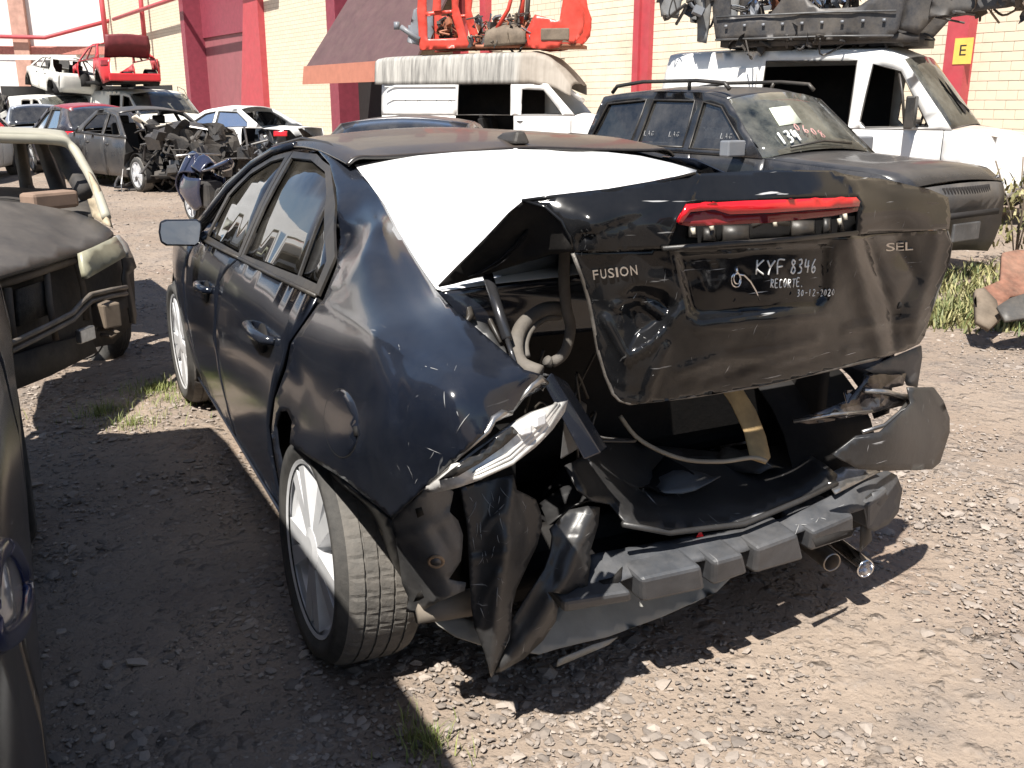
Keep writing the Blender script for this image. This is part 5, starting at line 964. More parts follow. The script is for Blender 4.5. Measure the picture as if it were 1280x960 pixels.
# --- stripped shells on the van roofs
def shellroot(name, label, r, f, phi, z):
    p = WP_(r, f, z); hx = RT*math.cos(phi)+_fw*math.sin(phi); return empty(name, tuple(p), math.atan2(hx[1], hx[0])-math.pi/2, label, 'car shell')
def P2(root, nm, ol, x, mat, holes=(), th=.03, st=.09): 
    pts, fs = tri2d(ol, holes, st); return mobj(nm, [(x+.02*noise.noise(Vector((a*3, b*3, x)))+.010*noise.noise(Vector((a*14, b*14, x))), a, b) for a, b in pts], fs, mat, root, local=True, thick=th)
OSH = shellroot('stripped_car_shell', 'red-orange stripped car shell lying on the high-roof van', -.05, 25.1, -.22, 2.80)
for x in (.62, -.62):
    P2(OSH, 'door_ring', [(-2.15, 0), (-.85, .05), (-.95, .35), (-1.15, 1.0), (-1.05, 1.75), (-2.1, 1.75), (-2.2, .9)], x, ORC, [[(-1.95, .25), (-1.15, .27), (-1.3, .75), (-1.32, 1.55), (-1.95, 1.55)]])
    P2(OSH, 'door_bar', [(-1.98, .78), (-1.28, .84), (-1.28, .92), (-1.98, .88)], x, ORC)
    P2(OSH, 'rear_quarter', [(.45, .22), (.75, .78), (1.35, .62), (1.5, 1.5), (1.75, 1.5), (1.85, 1.0), (1.95, .75), (1.92, .35), (1.7, .1), (1.45, .2), (1.35, .02), (.9, -.02), (.55, .05)], x, ORC)
    m = MB(); m.tube([(x, -2.15, .25), (x*.9, -2.5, .45), (x*.9, -2.65, .55)], .07, 6); m.box((x*.9, -2.75, .58), (.15, .12, .18)); mobj('front_rail', m.v, m.f, GRYP, OSH, local=True)
    m = MB(); m.tube([(x, -.3, .3), (x, .1, .9), (x, .3, 1.6)], .05, 6); m.tube([(x*.5, .35, .6), (x*.5, .42, 1.6)], .06, 6); mobj('bent_pillar', m.v, m.f, ORC if x > 0 else INT, OSH, local=True)
    P2(OSH, 'inner_strut_tower', [(-2.5, .2), (-2.15, .1), (-2.15, 1.0), (-2.3, .95)], x*.9, GRYP)
    m = MB(); m.box((x*1.02, 1.25, .32), (.06, .7, .28)); mobj('rusted_panel', m.v, m.f, BRN, OSH, local=True, bevel=.03)
m = MB(); m.box((0, -.1, .07), (1.2, 3.9, .08)); mobj('floor_pan', m.v, m.f, RUST, OSH, local=True)
v, f = gridmesh([[(.7, -.5+i*.35, .05+.02*i) for i in range(4)], [(.66, -.45+i*.33, .4+.1*(i in (1, 2))) for i in range(4)], [(-.2, -.45+i*.33, .55+.12*(i in (1, 2))) for i in range(4)]], 10, 10); mobj('wheelhouse', v, f, BRN, OSH, local=True, thick=.03)
junk('loose_remains', OSH, (.1, -.1, .45), (1.1, 1.6, .6), 140, 11, (INT, BRN, RUST, GRYP), .2)
junk('loose_remains', OSH, (.3, -1.55, .5), (.6, .7, .6), 24, 19, (INT, RUST), .22)
DSH = shellroot('stripped_car_shell', 'charcoal stripped car shell lying on the white van with broken windscreen', 4.65, 14.6, -.52, 2.36)
CHAR = M('charcoal_underbody', (.022, .024, .030), .45, .1, .4, 4, dust=.3, bumpy=.3)
for x in (.75, -.6):
    P2(DSH, 'sill', [(-1.55, .28), (-1.5, .05), (.9, .0), (1.0, .12), (1.05, .6), (1.15, 1.4), (.95, 1.4), (.75, .62), (.45, .42), (-.05, .42), (-.3, .6), (-.35, 1.4), (-.5, 1.4), (-.6, .55), (-.75, .36), (-1.3, .36), (-1.4, 1.4), (-1.6, 1.4), (-1.62, .8)], x, CHAR)
    P2(DSH, 'wheelhouse', [(1.0, .12), (1.25, .05), (1.55, .42), (1.9, .52), (2.35, .5), (2.5, 1.1), (2.2, 1.4), (1.15, 1.4)], x*.95, CHAR)
    P2(DSH, 'front_apron', [(-2.38, .42), (-2.12, .38), (-2.08, .62), (-1.92, .72), (-1.82, .55), (-1.80, .05), (-1.66, .02), (-1.58, .9), (-1.7, 1.4), (-2.3, 1.4), (-2.45, .8)], x*.95, M('grey_primer', (.16, .17, .18), .5, .2, .3, 5, dust=.3))
m = MB(); m.box((.05, -.1, .02), (1.3, 2.7, .12)); m.box((0, .95, .0), (1.1, .7, .14)); mobj('floor_pan', m.v, m.f, CHAR, DSH, local=True)
for q in ((.3, -.7, -.05), (-.2, .5, -.05)):
    m = MB(); m.box(q, (.5, .5, .1)); mobj('support_block', m.v, m.f, INT, DSH, local=True)
m = MB(); m.tube([(.5, 2.4, .6), (.5, 2.75, .95), (.5, 2.95, .75), (.5, 3.0, .6)], .015, 5); mobj('wire', m.v, m.f, GRYP, DSH, local=True)
for i_ in range(2):
    m = MB(); zz = (.37, .06)[i_]; m.tube([(.80, -1.5, zz), (.80, -.7, zz+.0), (.80, .2, zz), (.80, .95, zz-.02)], .014, 5); mobj('pinch_weld', m.v, m.f, GREYM, DSH, local=True)
for k in range(9):
    m = MB(); m.box((.80, -1.35+k*.27, .24), (.02, .04, .04)); mobj('sill_plug', m.v, m.f, GRYP, DSH, local=True)
for cx in (-2.0, 1.75):
    m = MB(); m.tube([(.78, cx+.42*math.cos(t), .55+.42*math.sin(t)) for t in np.linspace(.1, 3.0, 14)], .03, 6); mobj('arch_flange', m.v, m.f, GREYM, DSH, local=True)
P2(DSH, 'rear_duct', [(1.35, .25), (2.35, .35), (2.3, .62), (1.4, .66)], .76, BGREY)
junk('loose_remains', DSH, (.4, 2.0, .75), (1.0, .9, .9), 90, 23, (CHAR, BRN, BGREY), .2); junk('loose_remains', DSH, (.5, -1.9, .85), (.8, .6, .9), 50, 37, (CHAR, GRYP, INT), .18); junk('loose_remains', DSH, (.5, 0, .05), (.7, 2.6, .2), 50, 43, (CHAR, INT), .16); junk('loose_remains', DSH, (.1, -.3, .8), (1.1, 1.9, .8), 150, 29, (INT, RUST, GRYP, CHROME), .2)
# ---------------------------------------------------------------- the far row of wrecks
def sedan(mat, **kw):
    d = dict(len=(-2.2, 2.15), w=1.76, wheels=(-1.3, 1.3, .31), sill=.24, mat=mat, shoulder=[(2.15, .68), (1.8, .80), (.95, .93), (0, .95), (-1.2, .98), (-2.2, .95)], seams=(-.95, -.02, .95), names=('quarter_panel', 'rear_door', 'front_door', 'front_fender'),
        upper=[(1.0, .93), (.25, 1.36), (-.2, 1.42), (-.8, 1.40), (-1.55, .98)], holes=[[(.72, .97), (.2, 1.29), (-.10, 1.35), (-.06, .98)], [(-.16, .98), (-.18, 1.35), (-.72, 1.33), (-1.08, 1.10), (-1.1, 1.01)]], lamps={'tail_light': (-2.1, -1.85, .74, .90, DREDL), 'headlight': (1.75, 2.05, .60, .74, CLEAR)}); d.update(kw); return d
NOSE = ('hood', 'nose', 'front_fender', 'front_wheel')
G1, gx, _ = car('wrecked_sedan', 'graphite sedan with burnt-out crushed front in the far row', 'car', -7.0, 18.9, -.80, sedan(GREYC, skip=('hood', 'nose', ('front_fender', 1)), lamps={}))
junk('engine_remains', G1, (0, 1.75, .62), (1.7, 1.7, .85), 170, 41, (INT, CHAR, INT, GREYC), .30)
v, f = gridmesh([[(-.7, 1.0, 1.0), (0, .9, 1.12), (.7, 1.0, 1.02)], [(-.7, 1.4, 1.12), (0, 1.35, 1.22), (.7, 1.4, 1.08)], [(-.6, 1.7, 1.0), (0, 1.75, 1.1), (.6, 1.7, .95)]], 9, 9); mobj('crumpled_hood', v, f, CHAR, G1, local=True, thick=.02)
v, f = gridmesh([[(.2, 1.1, 1.16), (.6, 1.1, 1.2), (.8, 1.2, 1.3)], [(.2, 1.5, 1.2), (.6, 1.55, 1.14), (.85, 1.5, 1.34)]], 6, 4); mobj('torn_insulation', v, f, M('cream_insulation', (.55, .50, .42), .9), G1, local=True, thick=.03)
car('parked_hatchback', 'dark blue hatchback seen from behind with red tail lamps beside the graphite wreck', 'car', -9.6, 22.0, 2.25, sedan(BLUEC, len=(-1.9, 2.0), upper=[(1.0, .95), (.25, 1.42), (-.3, 1.48), (-1.3, 1.42), (-1.85, 1.0)], holes=[[(.72, .99), (.2, 1.34), (-.10, 1.40), (-.06, 1.0)], [(-.16, 1.0), (-.18, 1.40), (-.85, 1.40), (-1.1, 1.03)]], rmat=M('red_tinted_roof', (.25, .03, .04), .3), glass=DGLASS, back=DGLASS, screen=DGLASS, lamps={'tail_light': (-1.84, -1.55, .82, .98, REDL)}, wheels=(-1.2, 1.25, .33)))
car('silver_hatchback', 'pale silver-blue car with empty black rear window behind the blue hatchback', 'car', -12.7, 26.5, 2.0, sedan(SILVC, len=(-1.9, 2.0), upper=[(1.0, .95), (.25, 1.40), (-.3, 1.45), (-1.5, 1.42), (-1.88, 1.0)], holes=[[(.72, .99), (.2, 1.32), (-.10, 1.37), (-.06, 1.0)], [(-.16, 1.0), (-.18, 1.37), (-.85, 1.37), (-1.1, 1.03)]], back=DGLASS, glass=DGLASS, screen=DGLASS))
WR, _, _ = car('wrecked_sedan', 'white wrecked sedan with torn side and red tail lamp near the tall red gate', 'car', -6.9, 24.2, 2.75, sedan(M('clean_white_paint', (.78, .78, .77), .3, 0, .05, 3, dust=.08, coat=.3), skip=('tail', ('quarter_panel', -1), 'rear_wheel'), lamps={'tail_light': (-2.14, -1.85, .80, .92, REDL)}, glass=DGLASS))
junk('torn_remains', WR, (.6, .2, .5), (1.2, 2.8, .7), 60, 71, (INT, CHAR, OLDW), .3); junk('torn_remains', WR, (0, -1.7, .45), (1.5, .9, .6), 40, 47, (INT, CHAR, GRYP), .3)
CR, _, _ = car('crushed_car', 'flattened grey car under the dark blue wreck by the white building', 'car', -15.2, 27.4, -.9, sedan(GREYC, skip=('roof', 'side_frame', 'front_wheel', 'rear_wheel'), seats=False, lamps={}))
DB, _, _ = car('wrecked_hatchback', 'dark blue wreck with missing nose stacked on a flattened car', 'car', -15.4, 27.6, -.85, sedan(BLUEC, len=(-1.8, 2.0), skip=('hood', 'nose'), screen=DGLASS, glass=DGLASS, lamps={}), z=.86)
junk('engine_remains', DB, (0, 1.5, .6), (1.5, .9, .6), 40, 53, (INT, CHAR, OLDW), .3)
car('parked_car', 'white car roof and windscreen behind the stripped hatchback', 'car', -11.6, 20.4, -1.3, sedan(OLDW, screen=DGLASS, glass=DGLASS))
car('panel_van', 'old white van carrying a bright red car shell', 'van', -11.9, 32.0, -.75, dict(vanS, mat=OLDW, rmat=OLDW, homat=OLDW, bmat=OLDW, upper=[(1.72, 1.20), (1.0, 1.80), (.7, 1.88), (-1, 1.90), (-2.5, 1.9), (-2.75, 1.2)], holes=[[(1.42, 1.24), (.98, 1.70), (.60, 1.76), (.52, 1.3), (.6, 1.22)], [(.36, 1.22), (.38, 1.78), (-.32, 1.78), (-.35, 1.22)]]))
RS2, _, _ = car('stripped_car_shell', 'bright red stripped car shell with open trunk on the old white van', 'car shell', -12.55, 31.6, 2.2, sedan(REDC, skip=('front_wheel', 'rear_wheel', 'front_door', 'rear_door', 'trunk', 'tail', 'nose', 'hood'), seats=False, lamps={'tail_light': (-2.15, -1.85, .74, .90, DREDL)}), z=1.86)
v, f = gridmesh([[(-.65, -1.5, .98), (0, -1.5, 1.02), (.65, -1.5, .98)], [(-.66, -1.75, 1.30), (0, -1.78, 1.34), (.66, -1.75, 1.30)], [(-.62, -1.75, 1.62), (0, -1.78, 1.66), (.62, -1.75, 1.62)]], 9, 9); mobj('open_trunk_lid', v, f, M('dark_red_inner_skin', (.14, .02, .025), .6), RS2, local=True, thick=.03)
m = MB(); m.box((0, -2.18, .42), (1.5, .08, .22)); mobj('rear_beam', m.v, m.f, REDC, RS2, local=True, bevel=.03)
car('stripped_hatchback', 'faded white car body standing tilted beside the red shell', 'car', -15.0, 33.2, 2.3, sedan(OLDW, len=(-1.7, 1.8), skip=('front_wheel', 'rear_wheel'), lamps={}), z=1.74, tilt=(.12, .08), scale=.9)
m = MB(); m.box((0, 0, .85), (1.6, 1.8, 1.7))
car('panel_van', 'faded white pickup cab under the tilted white car body', 'van', -15.2, 33.0, -.75, dict(vanS, mat=OLDW, rmat=OLDW, homat=OLDW, bmat=OLDW, upper=[(1.72, 1.20), (1.0, 1.68), (.7, 1.74), (-1, 1.74), (-2.5, 1.7), (-2.75, 1.2)], holes=[[(1.42, 1.24), (.98, 1.6), (.60, 1.65), (.52, 1.3), (.6, 1.22)], [(.36, 1.22), (.38, 1.62), (-.32, 1.62), (-.35, 1.22)]]))
car('parked_sedan', 'dark blue sedan whose roof shows beyond the wrecked black sedan', 'car', -1.05, 10.9, 1.50, sedan(BLUEC, glass=DGLASS, screen=DGLASS, back=DGLASS, upper=[(1.0, .93), (.25, 1.30), (-.2, 1.345), (-.8, 1.33), (-1.55, .98)], holes=[[(.72, .97), (.2, 1.24), (-.10, 1.28), (-.06, .98)], [(-.16, .98), (-.18, 1.28), (-.72, 1.26), (-1.08, 1.06), (-1.1, 1.0)]]))
# --- left foreground vehicle, side in the picture, the rest beside the camera
LV = dict(len=(-2.5, 2.2), w=1.86, wheels=(-1.5, 1.42, .36), sill=.26, mat=M('dark_scuffed_paint', (.014, .016, .021), .22, .1, .2, 3, dust=.08, scratch=.9), shoulder=[(2.2, .90), (2.1, 1.0), (1.9, 1.06), (0, 1.08), (-2.5, 1.08)], prof=([.2, .5, .8, 1.05, 1.1, 1.95], [.95, .99, 1., .97, .95, .81]), seams=(-1.0, .3, 1.45), names=('quarter_panel', 'rear_door', 'front_door', 'front_fender'),
    upper=[(2.0, 1.02), (1.65, 1.84), (1.35, 1.92), (-1.0, 1.96), (-2.2, 1.92), (-2.48, 1.08)], holes=[[(1.7, 1.13), (1.45, 1.74), (.38, 1.8), (.34, 1.13)], [(.22, 1.13), (.22, 1.8), (-.88, 1.8), (-.95, 1.13)], [(-1.08, 1.13), (-1.05, 1.8), (-1.95, 1.78), (-2.25, 1.14)]], glass=DGLASS, screen=DGLASS, back=DGLASS, taper=.12, nohandle=True)
def place_local(cx, cy, ang):           # world centre and heading angle (from +y, counter-clockwise) to camera polar terms
    d = np.array([cx, cy, 0])-CAM*np.array([1, 1, 0]); h = np.array([-math.sin(ang), math.cos(ang), 0]); return float(d@RT), float(d@_fw), math.atan2(float(h@_fw), float(h@RT))
LVO, LX, _ = car('minivan', 'dark scuffed minivan with a blue-rimmed lamp bezel, parked alongside the wrecked black sedan', 'car', *place_local(-2.51, -.25, .03), LV)
m = MB(); pts = [U(u, v, 'x', -1.545) for u, v in ((2, 684), (14, 690), (25, 712), (30, 745), (26, 778), (12, 796), (-6, 800), (-18, 760), (-12, 705), (2, 684))]
m.tube(cr(pts, 40), .012, 8); m.build('lamp_bezel', M('blue_bezel', (.02, .03, .09), .15, .4), LVO)
m = MB(); m.add([U(u, v, 'x', -1.55) for u, v in ((0, 690), (22, 716), (25, 746), (20, 780), (-4, 795), (-14, 745))], [tuple(range(6))]); m.build('fog_lamp', M('fog_lens', (.3, .32, .36), .2, .5), LVO, thick=.01)
# --- stripped dark hatchback on the left
HB = empty('stripped_hatchback', tuple(CAM*np.array([1, 1, 0])+(ray(60, 330)*5.2)*np.array([1, 1, 0])), 0, 'stripped hatchback with dull black hood, cloudy headlamp and no bumper', 'car')
def T(u, v, t): return CAM+ray(u, v)*t
class TS_:
    def __init__(s, c, na=0.):
        s.s = Surf([(u, v, 'x', float(T(u, v, t)[0])) for u, v, t in c], (), na, 3.)
    def __call__(s, u, v, l=0.): return s.s(u, v, l)
HOODM = M('dull_black_hood', (.030, .027, .025), .45, 0, .25, 3, dust=.25, updust=.32, dustc=(.20, .175, .15))
CRM = M('cream_primer', (.33, .32, .26), .6, 0, .15, 4, dust=.35, dustc=(.40, .34, .26))
HS = TS_([(142, 294, 5.35), (98, 318, 4.95), (51, 332, 4.5), (0, 347, 4.1), (-110, 380, 3.75), (91, 267, 5.6), (36, 256, 5.3), (0, 254, 5.1), (-130, 262, 4.6), (60, 290, 5.0)])
sheet('hood', HS, [(142, 293), (132, 303), (98, 318), (51, 333), (0, 347), (-110, 381), (-140, 330), (-130, 262), (0, 253), (36, 256), (91, 266), (120, 277), (136, 287)], HOODM, HB, step=14, thick=.02)
FC = TS_([(142, 296, 5.33), (100, 317, 4.93), (106, 349, 4.93), (155, 322, 5.35), (165, 325, 5.5), (0, 350, 4.08), (20, 400, 4.2), (-110, 385, 3.73), (160, 360, 5.4)])
hl = sheet('headlight', lambda u, v: FC(u, v, .14), [(100, 316), (120, 307), (142, 297), (150, 308), (155, 321), (132, 334), (106, 349), (102, 332)], M('cloudy_headlamp', (.34, .33, .24), .35, .2, .25, 8, dust=.3), HB, step=8, thick=.03)
sheet('indicator', lambda u, v: FC(u, v, .10), [(142, 296), (147, 294), (158, 306), (164, 322), (156, 322), (151, 308)], M('indicator_lens', (.28, .27, .25), .3, .2), HB, step=8, thick=.02)
sheet('front_cavity', lambda u, v: FC(u, v, -.28), [(142, 296), (165, 330), (168, 400), (140, 430), (60, 445), (-60, 470), (-110, 385), (0, 348), (98, 318)], INT, HB, step=20, thick=.02)
b = MB(); b.tube([FC(u, v, .05) for u, v in ((-60, 455), (16, 428), (60, 407), (91, 391), (102, 378), (114, 368), (140, 362), (158, 359))], .013, 8); b.tube([FC(u, v, .045) for u, v in ((-60, 464), (16, 438), (60, 416), (91, 400), (102, 388), (114, 377), (140, 370), (158, 367))], .013, 8); b.build('bumper_beam', M('weathered_beam', (.17, .15, .13), .5, .4, .4, 8, dust=.4), HB)
sheet('beam_web', lambda u, v: FC(u, v, .03), [(-60, 455), (16, 428), (60, 407), (91, 391), (102, 378), (114, 368), (140, 362), (158, 359), (158, 367), (140, 370), (114, 377), (102, 388), (91, 400), (60, 416), (16, 438), (-60, 464)], BRN, HB, step=10, thick=.006)
sheet('torn_undertray', lambda u, v: FC(u, v, .02), [(112, 372), (158, 368), (160, 384), (150, 392), (138, 380), (128, 388), (116, 384)], INT, HB, step=8, thick=.006)
b = MB(); b.box(T(133, 393, 5.0), (.10, .12, .13), .5); b.build('crash_box', BRN, HB, bevel=.01)
b = MB(); b.box(T(107, 418, 4.75), (.12, .03, .07), .9); b.build('tow_bracket', STEEL, HB, bevel=.006)
b = MB(); b.tube([T(u, v, 5.) for u, v in ((122, 412), (135, 410), (148, 416), (140, 421), (126, 418))], .012, 6); b.build('tow_eye', BRN, HB)
for q in (((-40, 366), (20, 350), (92, 326)), ((58, 340), (62, 380), (70, 425)), ((96, 330), (104, 360), (108, 400)), ((10, 360), (14, 400), (18, 430))):
    b = MB(); b.tube([FC(u, v, -.10) for u, v in q], .018, 6); b.build('radiator_support', BRN, HB)
b = MB(); b.add([FC(u, v, -.16) for u, v in ((20, 362), (56, 350), (62, 392), (22, 408))], [(0, 1, 2, 3)]); b.build('radiator', M('dusty_radiator', (.035, .033, .03), .7, .3, .4, 60, dust=.3, bumpy=1., bscale=160), HB, thick=.02)
FQ = TS_([(142, 296, 5.36), (165, 325, 5.55), (160, 345, 5.5), (170, 405, 5.6), (150, 360, 5.4)])
sheet('front_fender', FQ, [(143, 294), (158, 304), (166, 322), (170, 334), (160, 344), (166, 370), (170, 392), (169, 405), (163, 404), (158, 372), (152, 350), (154, 336), (150, 310)], HOODM, HB, step=9, thick=.01)
make_wheel(HB, tuple(Vector(T(104, 408, 6.0))-HB.location), R=.29, rr=.19, w=.18, side=1, n=24, rimmat=INT, tread=RUB, steer=1.0)
sheet('lower_valance', lambda u, v: FC(u, v, -.2), [(-60, 470), (60, 430), (110, 418), (120, 440), (60, 470), (-40, 510)], INT, HB, step=20, thick=.02)
junk_c = Vector(T(50, 375, 5.3))-HB.location; junk('engine_remains', HB, tuple(junk_c), (.3, .5, .25), 14, 61, (INT, CHAR), .14)
b = MB(); b.tube(cr([T(-110, 168, 5.2), T(0, 173, 5.55), (T(62, 175, 5.75)), T(88, 182, 5.85), T(104, 205, 5.8), T(120, 236, 5.7), T(133, 272, 5.55)], 40), [.028]*40, 8); b.build('windscreen_frame', CRM, HB)
FP = TS_([(118, 236, 5.68), (136, 250, 5.6), (138, 285, 5.5), (118, 265, 5.65)])
sheet('rotted_pillar_foot', FP, [(112, 215), (122, 232), (132, 262), (139, 284), (130, 280), (118, 272), (112, 250), (120, 248)], M('rust_streaked_cream', (.36, .30, .21), .7, 0, .5, 9, dust=.2), HB, step=8, thick=.03)
v, f = gridmesh([[T(-110, 160, 5.4), T(0, 168, 5.7), T(60, 171, 5.9), T(88, 178, 5.95)], [T(-110, 157, 6.2), T(0, 161, 6.5), T(50, 163, 6.7), T(80, 166, 6.8)], [T(-110, 160, 7.2), T(0, 163, 7.4), T(40, 165, 7.5), T(66, 168, 7.6)]], 9, 7); mobj('roof', v, f, CRM, HB, thick=.03)
for a, c, r_ in (((52, 180, 6.9), (84, 268, 6.1), .05), ((72, 184, 6.6), (106, 240, 6.0), .06), ((24, 178, 7.2), (38, 262, 6.6), .045), ((30, 220, 7.0), (52, 262, 6.4), .03), ((64, 175, 7.4), (76, 235, 7.0), .04)):
    m = MB(); m.tube([T(*a), T(*c)], r_, 6); m.build('door_pillar', INT, HB)
b = MB(); v, f = gridmesh([[T(-110, 262, 5.2), T(0, 255, 5.6), T(60, 262, 5.9), T(118, 275, 5.75)], [T(-110, 240, 6.4), T(0, 238, 6.7), T(60, 240, 6.7), T(108, 238, 6.3)]], 9, 5); mobj('cowl', v, f, INT, HB, thick=.05)
v, f = gridmesh([[T(-110, 240, 6.4), T(0, 238, 6.8), T(60, 242, 6.8), T(110, 240, 6.4)], [T(-110, 300, 6.2), T(0, 300, 6.5), T(60, 300, 6.5), T(112, 290, 6.2)]], 9, 5); mobj('dashboard', v, f, INT, HB, thick=.05)
b = MB(); b.box(T(62, 250, 5.6), (.30, .14, .10), .6); b.build('loose_block', M('brown_box', (.22, .15, .11), .8), HB, bevel=.02)
# --- fallen motorcycle beyond the black sedan
MC = empty('motorcycle', tuple(WP_(-3.95, 12.6)), .2, 'blue faired motorcycle lying against the front of the black sedan', 'motorcycle', None, .88)
MBL = M('blue_fairing', (.014, .02, .05), .12, .2, .2, 4, coat=.6, dust=.1); mc = lambda nm, v, f, m_, **k: mobj(nm, v, f, m_, MC, local=True, **k)
for y in (-.62, .68): make_wheel(MC, (0, y, .30), R=.30, rr=.23, w=.12, n=24, name='wheel')
v, f = gridmesh([[(-.12, .2, .75), (0, .25, .95), (.12, .2, .75)], [(-.26, .45, .75), (0, .55, 1.05), (.26, .45, .75)], [(-.28, .62, .55), (0, .80, .85), (.28, .62, .55)], [(-.2, .6, .3), (0, .7, .45), (.2, .6, .3)]], 11, 13); mc('front_fairing', v, f, MBL, thick=.02)
v, f = gridmesh([[(-.05, -.9, .95), (0, -.92, 1.0), (.05, -.9, .95)], [(-.16, -.55, .85), (0, -.55, .93), (.16, -.55, .85)], [(-.17, -.2, .80), (0, -.2, .85), (.17, -.2, .80)]], 9, 9); mc('seat_cowl', v, f, MBL, thick=.03)
v, f = gridmesh([[(-.16, -.15, .78), (0, -.15, .92), (.16, -.15, .78)], [(-.2, .1, .85), (0, .1, 1.02), (.2, .1, .85)], [(-.12, .3, .8), (0, .3, .95), (.12, .3, .8)]], 9, 9); mc('fuel_tank', v, f, MBL, thick=.02)
for s in (-1, 1):
    v, f = gridmesh([[(s*.2, .5, .75), (s*.24, .2, .7), (s*.18, -.2, .7)], [(s*.27, .5, .5), (s*.27, .2, .42), (s*.2, -.15, .5)], [(s*.2, .4, .3), (s*.2, .1, .22), (s*.16, -.1, .3)]], 9, 9); mc('side_fairing', v, f, MBL, thick=.015)
m = MB(); m.box((0, 0, .45), (.28, .5, .4)); mc('engine', m.v, m.f, INT, bevel=.05)
m = MB(); m.tube([(-.34, .3, 1.0), (0, .42, 1.02), (.34, .3, 1.0)], .018, 6); mc('handlebar', m.v, m.f, STEEL)
m = MB(); m.tube([(-.09, .45, 1.0), (-.09, .68, .3)], .025, 6); m.tube([(.09, .45, 1.0), (.09, .68, .3)], .025, 6); mc('fork', m.v, m.f, STEEL)
m = MB(); m.box((.0, .74, .62), (.16, .06, .12)); mc('headlight', m.v, m.f, CLEAR, bevel=.03)
# --- rusty scrap at the right edge, weeds and grass
SCR = empty('scrap_heap', tuple(U(1262, 410, 'z', 0)), 0, 'rusty red crushed body panel with black plastic lying in the weeds', 'scrap')
def T2(u, v, t): return T(u, v, t)
RP = TS_([(1225, 360, 6.5), (1280, 320, 6.9), (1280, 400, 6.3), (1240, 400, 6.3), (1340, 360, 6.6)])
sheet('rusty_panel', lambda u, v: RP(u, v), [(1226, 362), (1250, 352), (1252, 318), (1270, 314), (1340, 318), (1350, 380), (1290, 368), (1262, 372), (1246, 392), (1236, 380)], M('dull_rust', (.19, .085, .055), .8, .1, .5, 9, bumpy=.5, dust=.4), SCR, step=8, thick=.03)
sheet('inner_rail', lambda u, v: RP(u, v, .1), [(1218, 364), (1228, 362), (1244, 378), (1250, 400), (1236, 412), (1220, 402)], BRN, SCR, step=8, thick=.04)
sheet('plastic_cover', lambda u, v: RP(u, v, .25), [(1246, 384), (1262, 374), (1300, 362), (1350, 372), (1350, 400), (1280, 398), (1256, 402)], M('grey_cover', (.05, .05, .05), .5, dust=.3), SCR, step=9, thick=.02)
def leafmesh(blades, seed, hmin, hmax, wid, droop=.4, name='blade'):
    r = np.random.RandomState(seed); V = []; Fc = []
    for (x, y, z) in blades:
        a = r.uniform(0, 6.283); h = r.uniform(hmin, hmax); l = r.uniform(.15, .9)*droop*h; w = wid*r.uniform(.6, 1.3); dx, dy = math.cos(a), math.sin(a); px, py = -dy*w, dx*w; k = len(V)
        V += [(x-px, y-py, z), (x+px, y+py, z), (x+dx*l*.4+px*.8, y+dy*l*.4+py*.8, z+h*.6), (x+dx*l*.4-px*.8, y+dy*l*.4-py*.8, z+h*.6), (x+dx*l, y+dy*l, z+h)]
        Fc += [(k, k+1, k+2, k+3), (k+3, k+2, k+4)]
    return V, Fc
def leafmat(name, a, b):
    m, nt, N, L, B = _nt(name); g = N.new('ShaderNodeNewGeometry'); c = mixc(N, L, g.outputs['Random Per Island'], a, b); L.new(c, B.inputs['Base Color']); B.inputs['Roughness'].default_value = .6
    B.inputs['Transmission Weight'].default_value = 0; return m
GRS = leafmat('yard_grass', (.10, .14, .03), (.26, .27, .09)); WEED = leafmat('weed_leaf', (.06, .09, .022), (.30, .27, .12))
r = np.random.RandomState(2); bl_ = []
def patch(c, rad, n):
    for _ in range(n):
        a = r.uniform(0, 6.283); d = rad*abs(r.normal(0, .5)); bl_.append((c[0]+d*math.cos(a), c[1]+d*math.sin(a), gh(c[0], c[1])-.005))
for u, v, rad, n in ((195, 487, .20, 500), (130, 515, .18, 300), (165, 530, .25, 200), (210, 500, .35, 200), (535, 932, .10, 160), (505, 900, .04, 12), (520, 925, .06, 30), (1255, 408, .3, 160), (120, 520, .3, 60), (240, 505, .15, 30)): patch(U(u, v, 'z', 0), rad, n)
V, Fc = leafmesh(bl_, 3, .015, .065, .0016, 1.1); mobj('grass', V, Fc, GRS, None, kind='stuff', label='thin grass tufts growing through the yard gravel', cat='grass', smooth=False)
bl_ = []
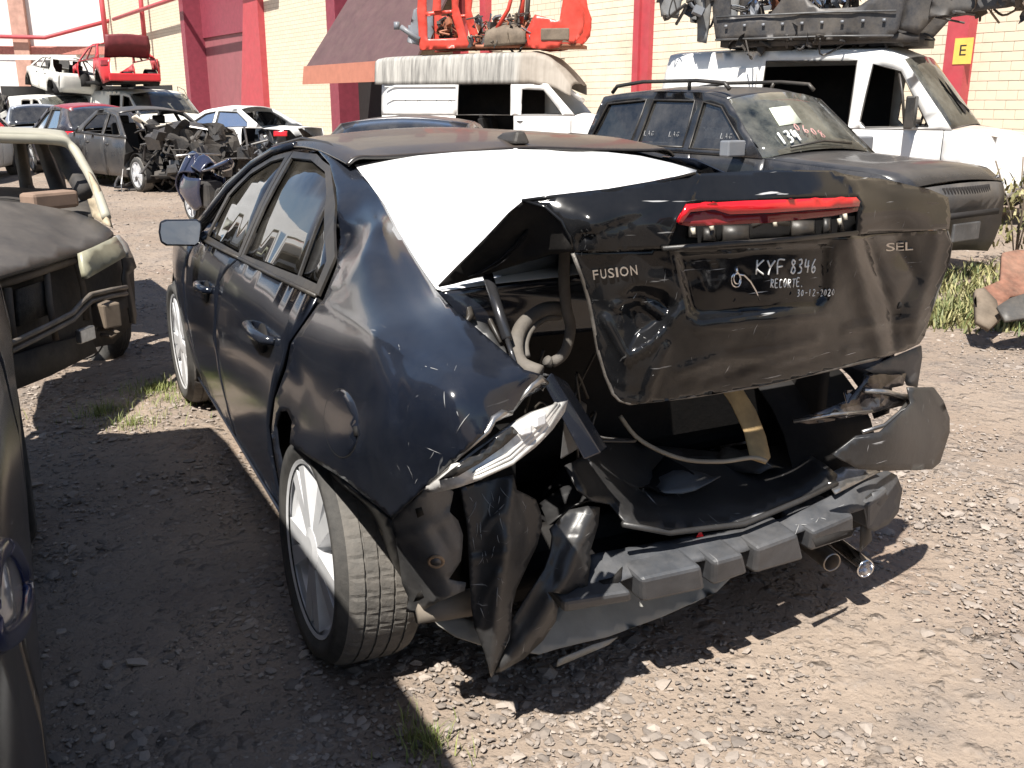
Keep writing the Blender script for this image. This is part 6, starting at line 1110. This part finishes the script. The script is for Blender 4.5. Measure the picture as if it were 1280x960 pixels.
for k in range(70):
    u, v = r.uniform(1160, 1300), 0; v = r.uniform(338, 412); p = U(u, v, 'z', 0); patch(p, .20, 42)
for k in range(40):
    u = r.uniform(90, 300); p = U(u, 222+r.uniform(-4, 5), 'z', 0); patch(p, .5, 26)
V, Fc = leafmesh(bl_, 4, .02, .15, .008, 1.2); mobj('weeds', V, Fc, WEED, None, kind='stuff', label='green weeds along the feet of the parked wrecks', cat='weeds', smooth=False)
PL = empty('tall_weed', tuple(U(1268, 330, 'z', 0)), 0, 'tall seeding weed in front of the white van nose', 'plant'); p0 = np.array(PL.location)
for k in range(7):
    m = MB(); a = r.uniform(0, 6.283); m.tube([p0, p0+np.array([.1*math.cos(a), .1*math.sin(a), .5]), p0+np.array([.3*math.cos(a), .3*math.sin(a), .9+.25*r.rand()])], .008, 5); m.build('stem', BRN, PL)
lv = [tuple(p0+np.array([r.normal(0, .18), r.normal(0, .18), 0.15+.7*r.rand()])) for _ in range(240)]; V, Fc = leafmesh(lv, 8, .04, .10, .016, 1.5); o = mobj('foliage', V, Fc, leafmat('seed_heads', (.10, .10, .03), (.30, .26, .12)), PL, smooth=False); o['kind'] = 'stuff'
# --- two dark cars added at the left to darken the black paint's reflections
car('wrecked_sedan', 'dusty black sedan added in the left row for the paint reflections', 'car', *place_local(-5.6, 5.6, -2.1), sedan(NAVY, glass=DGLASS, screen=DGLASS, back=DGLASS))
car('parked_hatchback', 'charcoal hatchback added further down the left row for the paint reflections', 'car', *place_local(-6.6, .6, -1.7), sedan(GREYC, glass=DGLASS, screen=DGLASS, back=DGLASS, len=(-1.9, 2.0)))
# --- two unseen cars added behind the camera for the black paint to mirror
car('parked_sedan', 'unseen dark grey sedan added behind the camera for the paint reflections', 'car', *place_local(.6, -6.1, .25), sedan(GREYC, glass=DGLASS, screen=DGLASS, back=DGLASS))
car('added_wagon', 'unseen dark blue wagon added behind the camera for the paint reflections', 'car', *place_local(3.4, -5.3, .2), sedan(BLUEC, glass=DGLASS, screen=DGLASS, back=DGLASS))
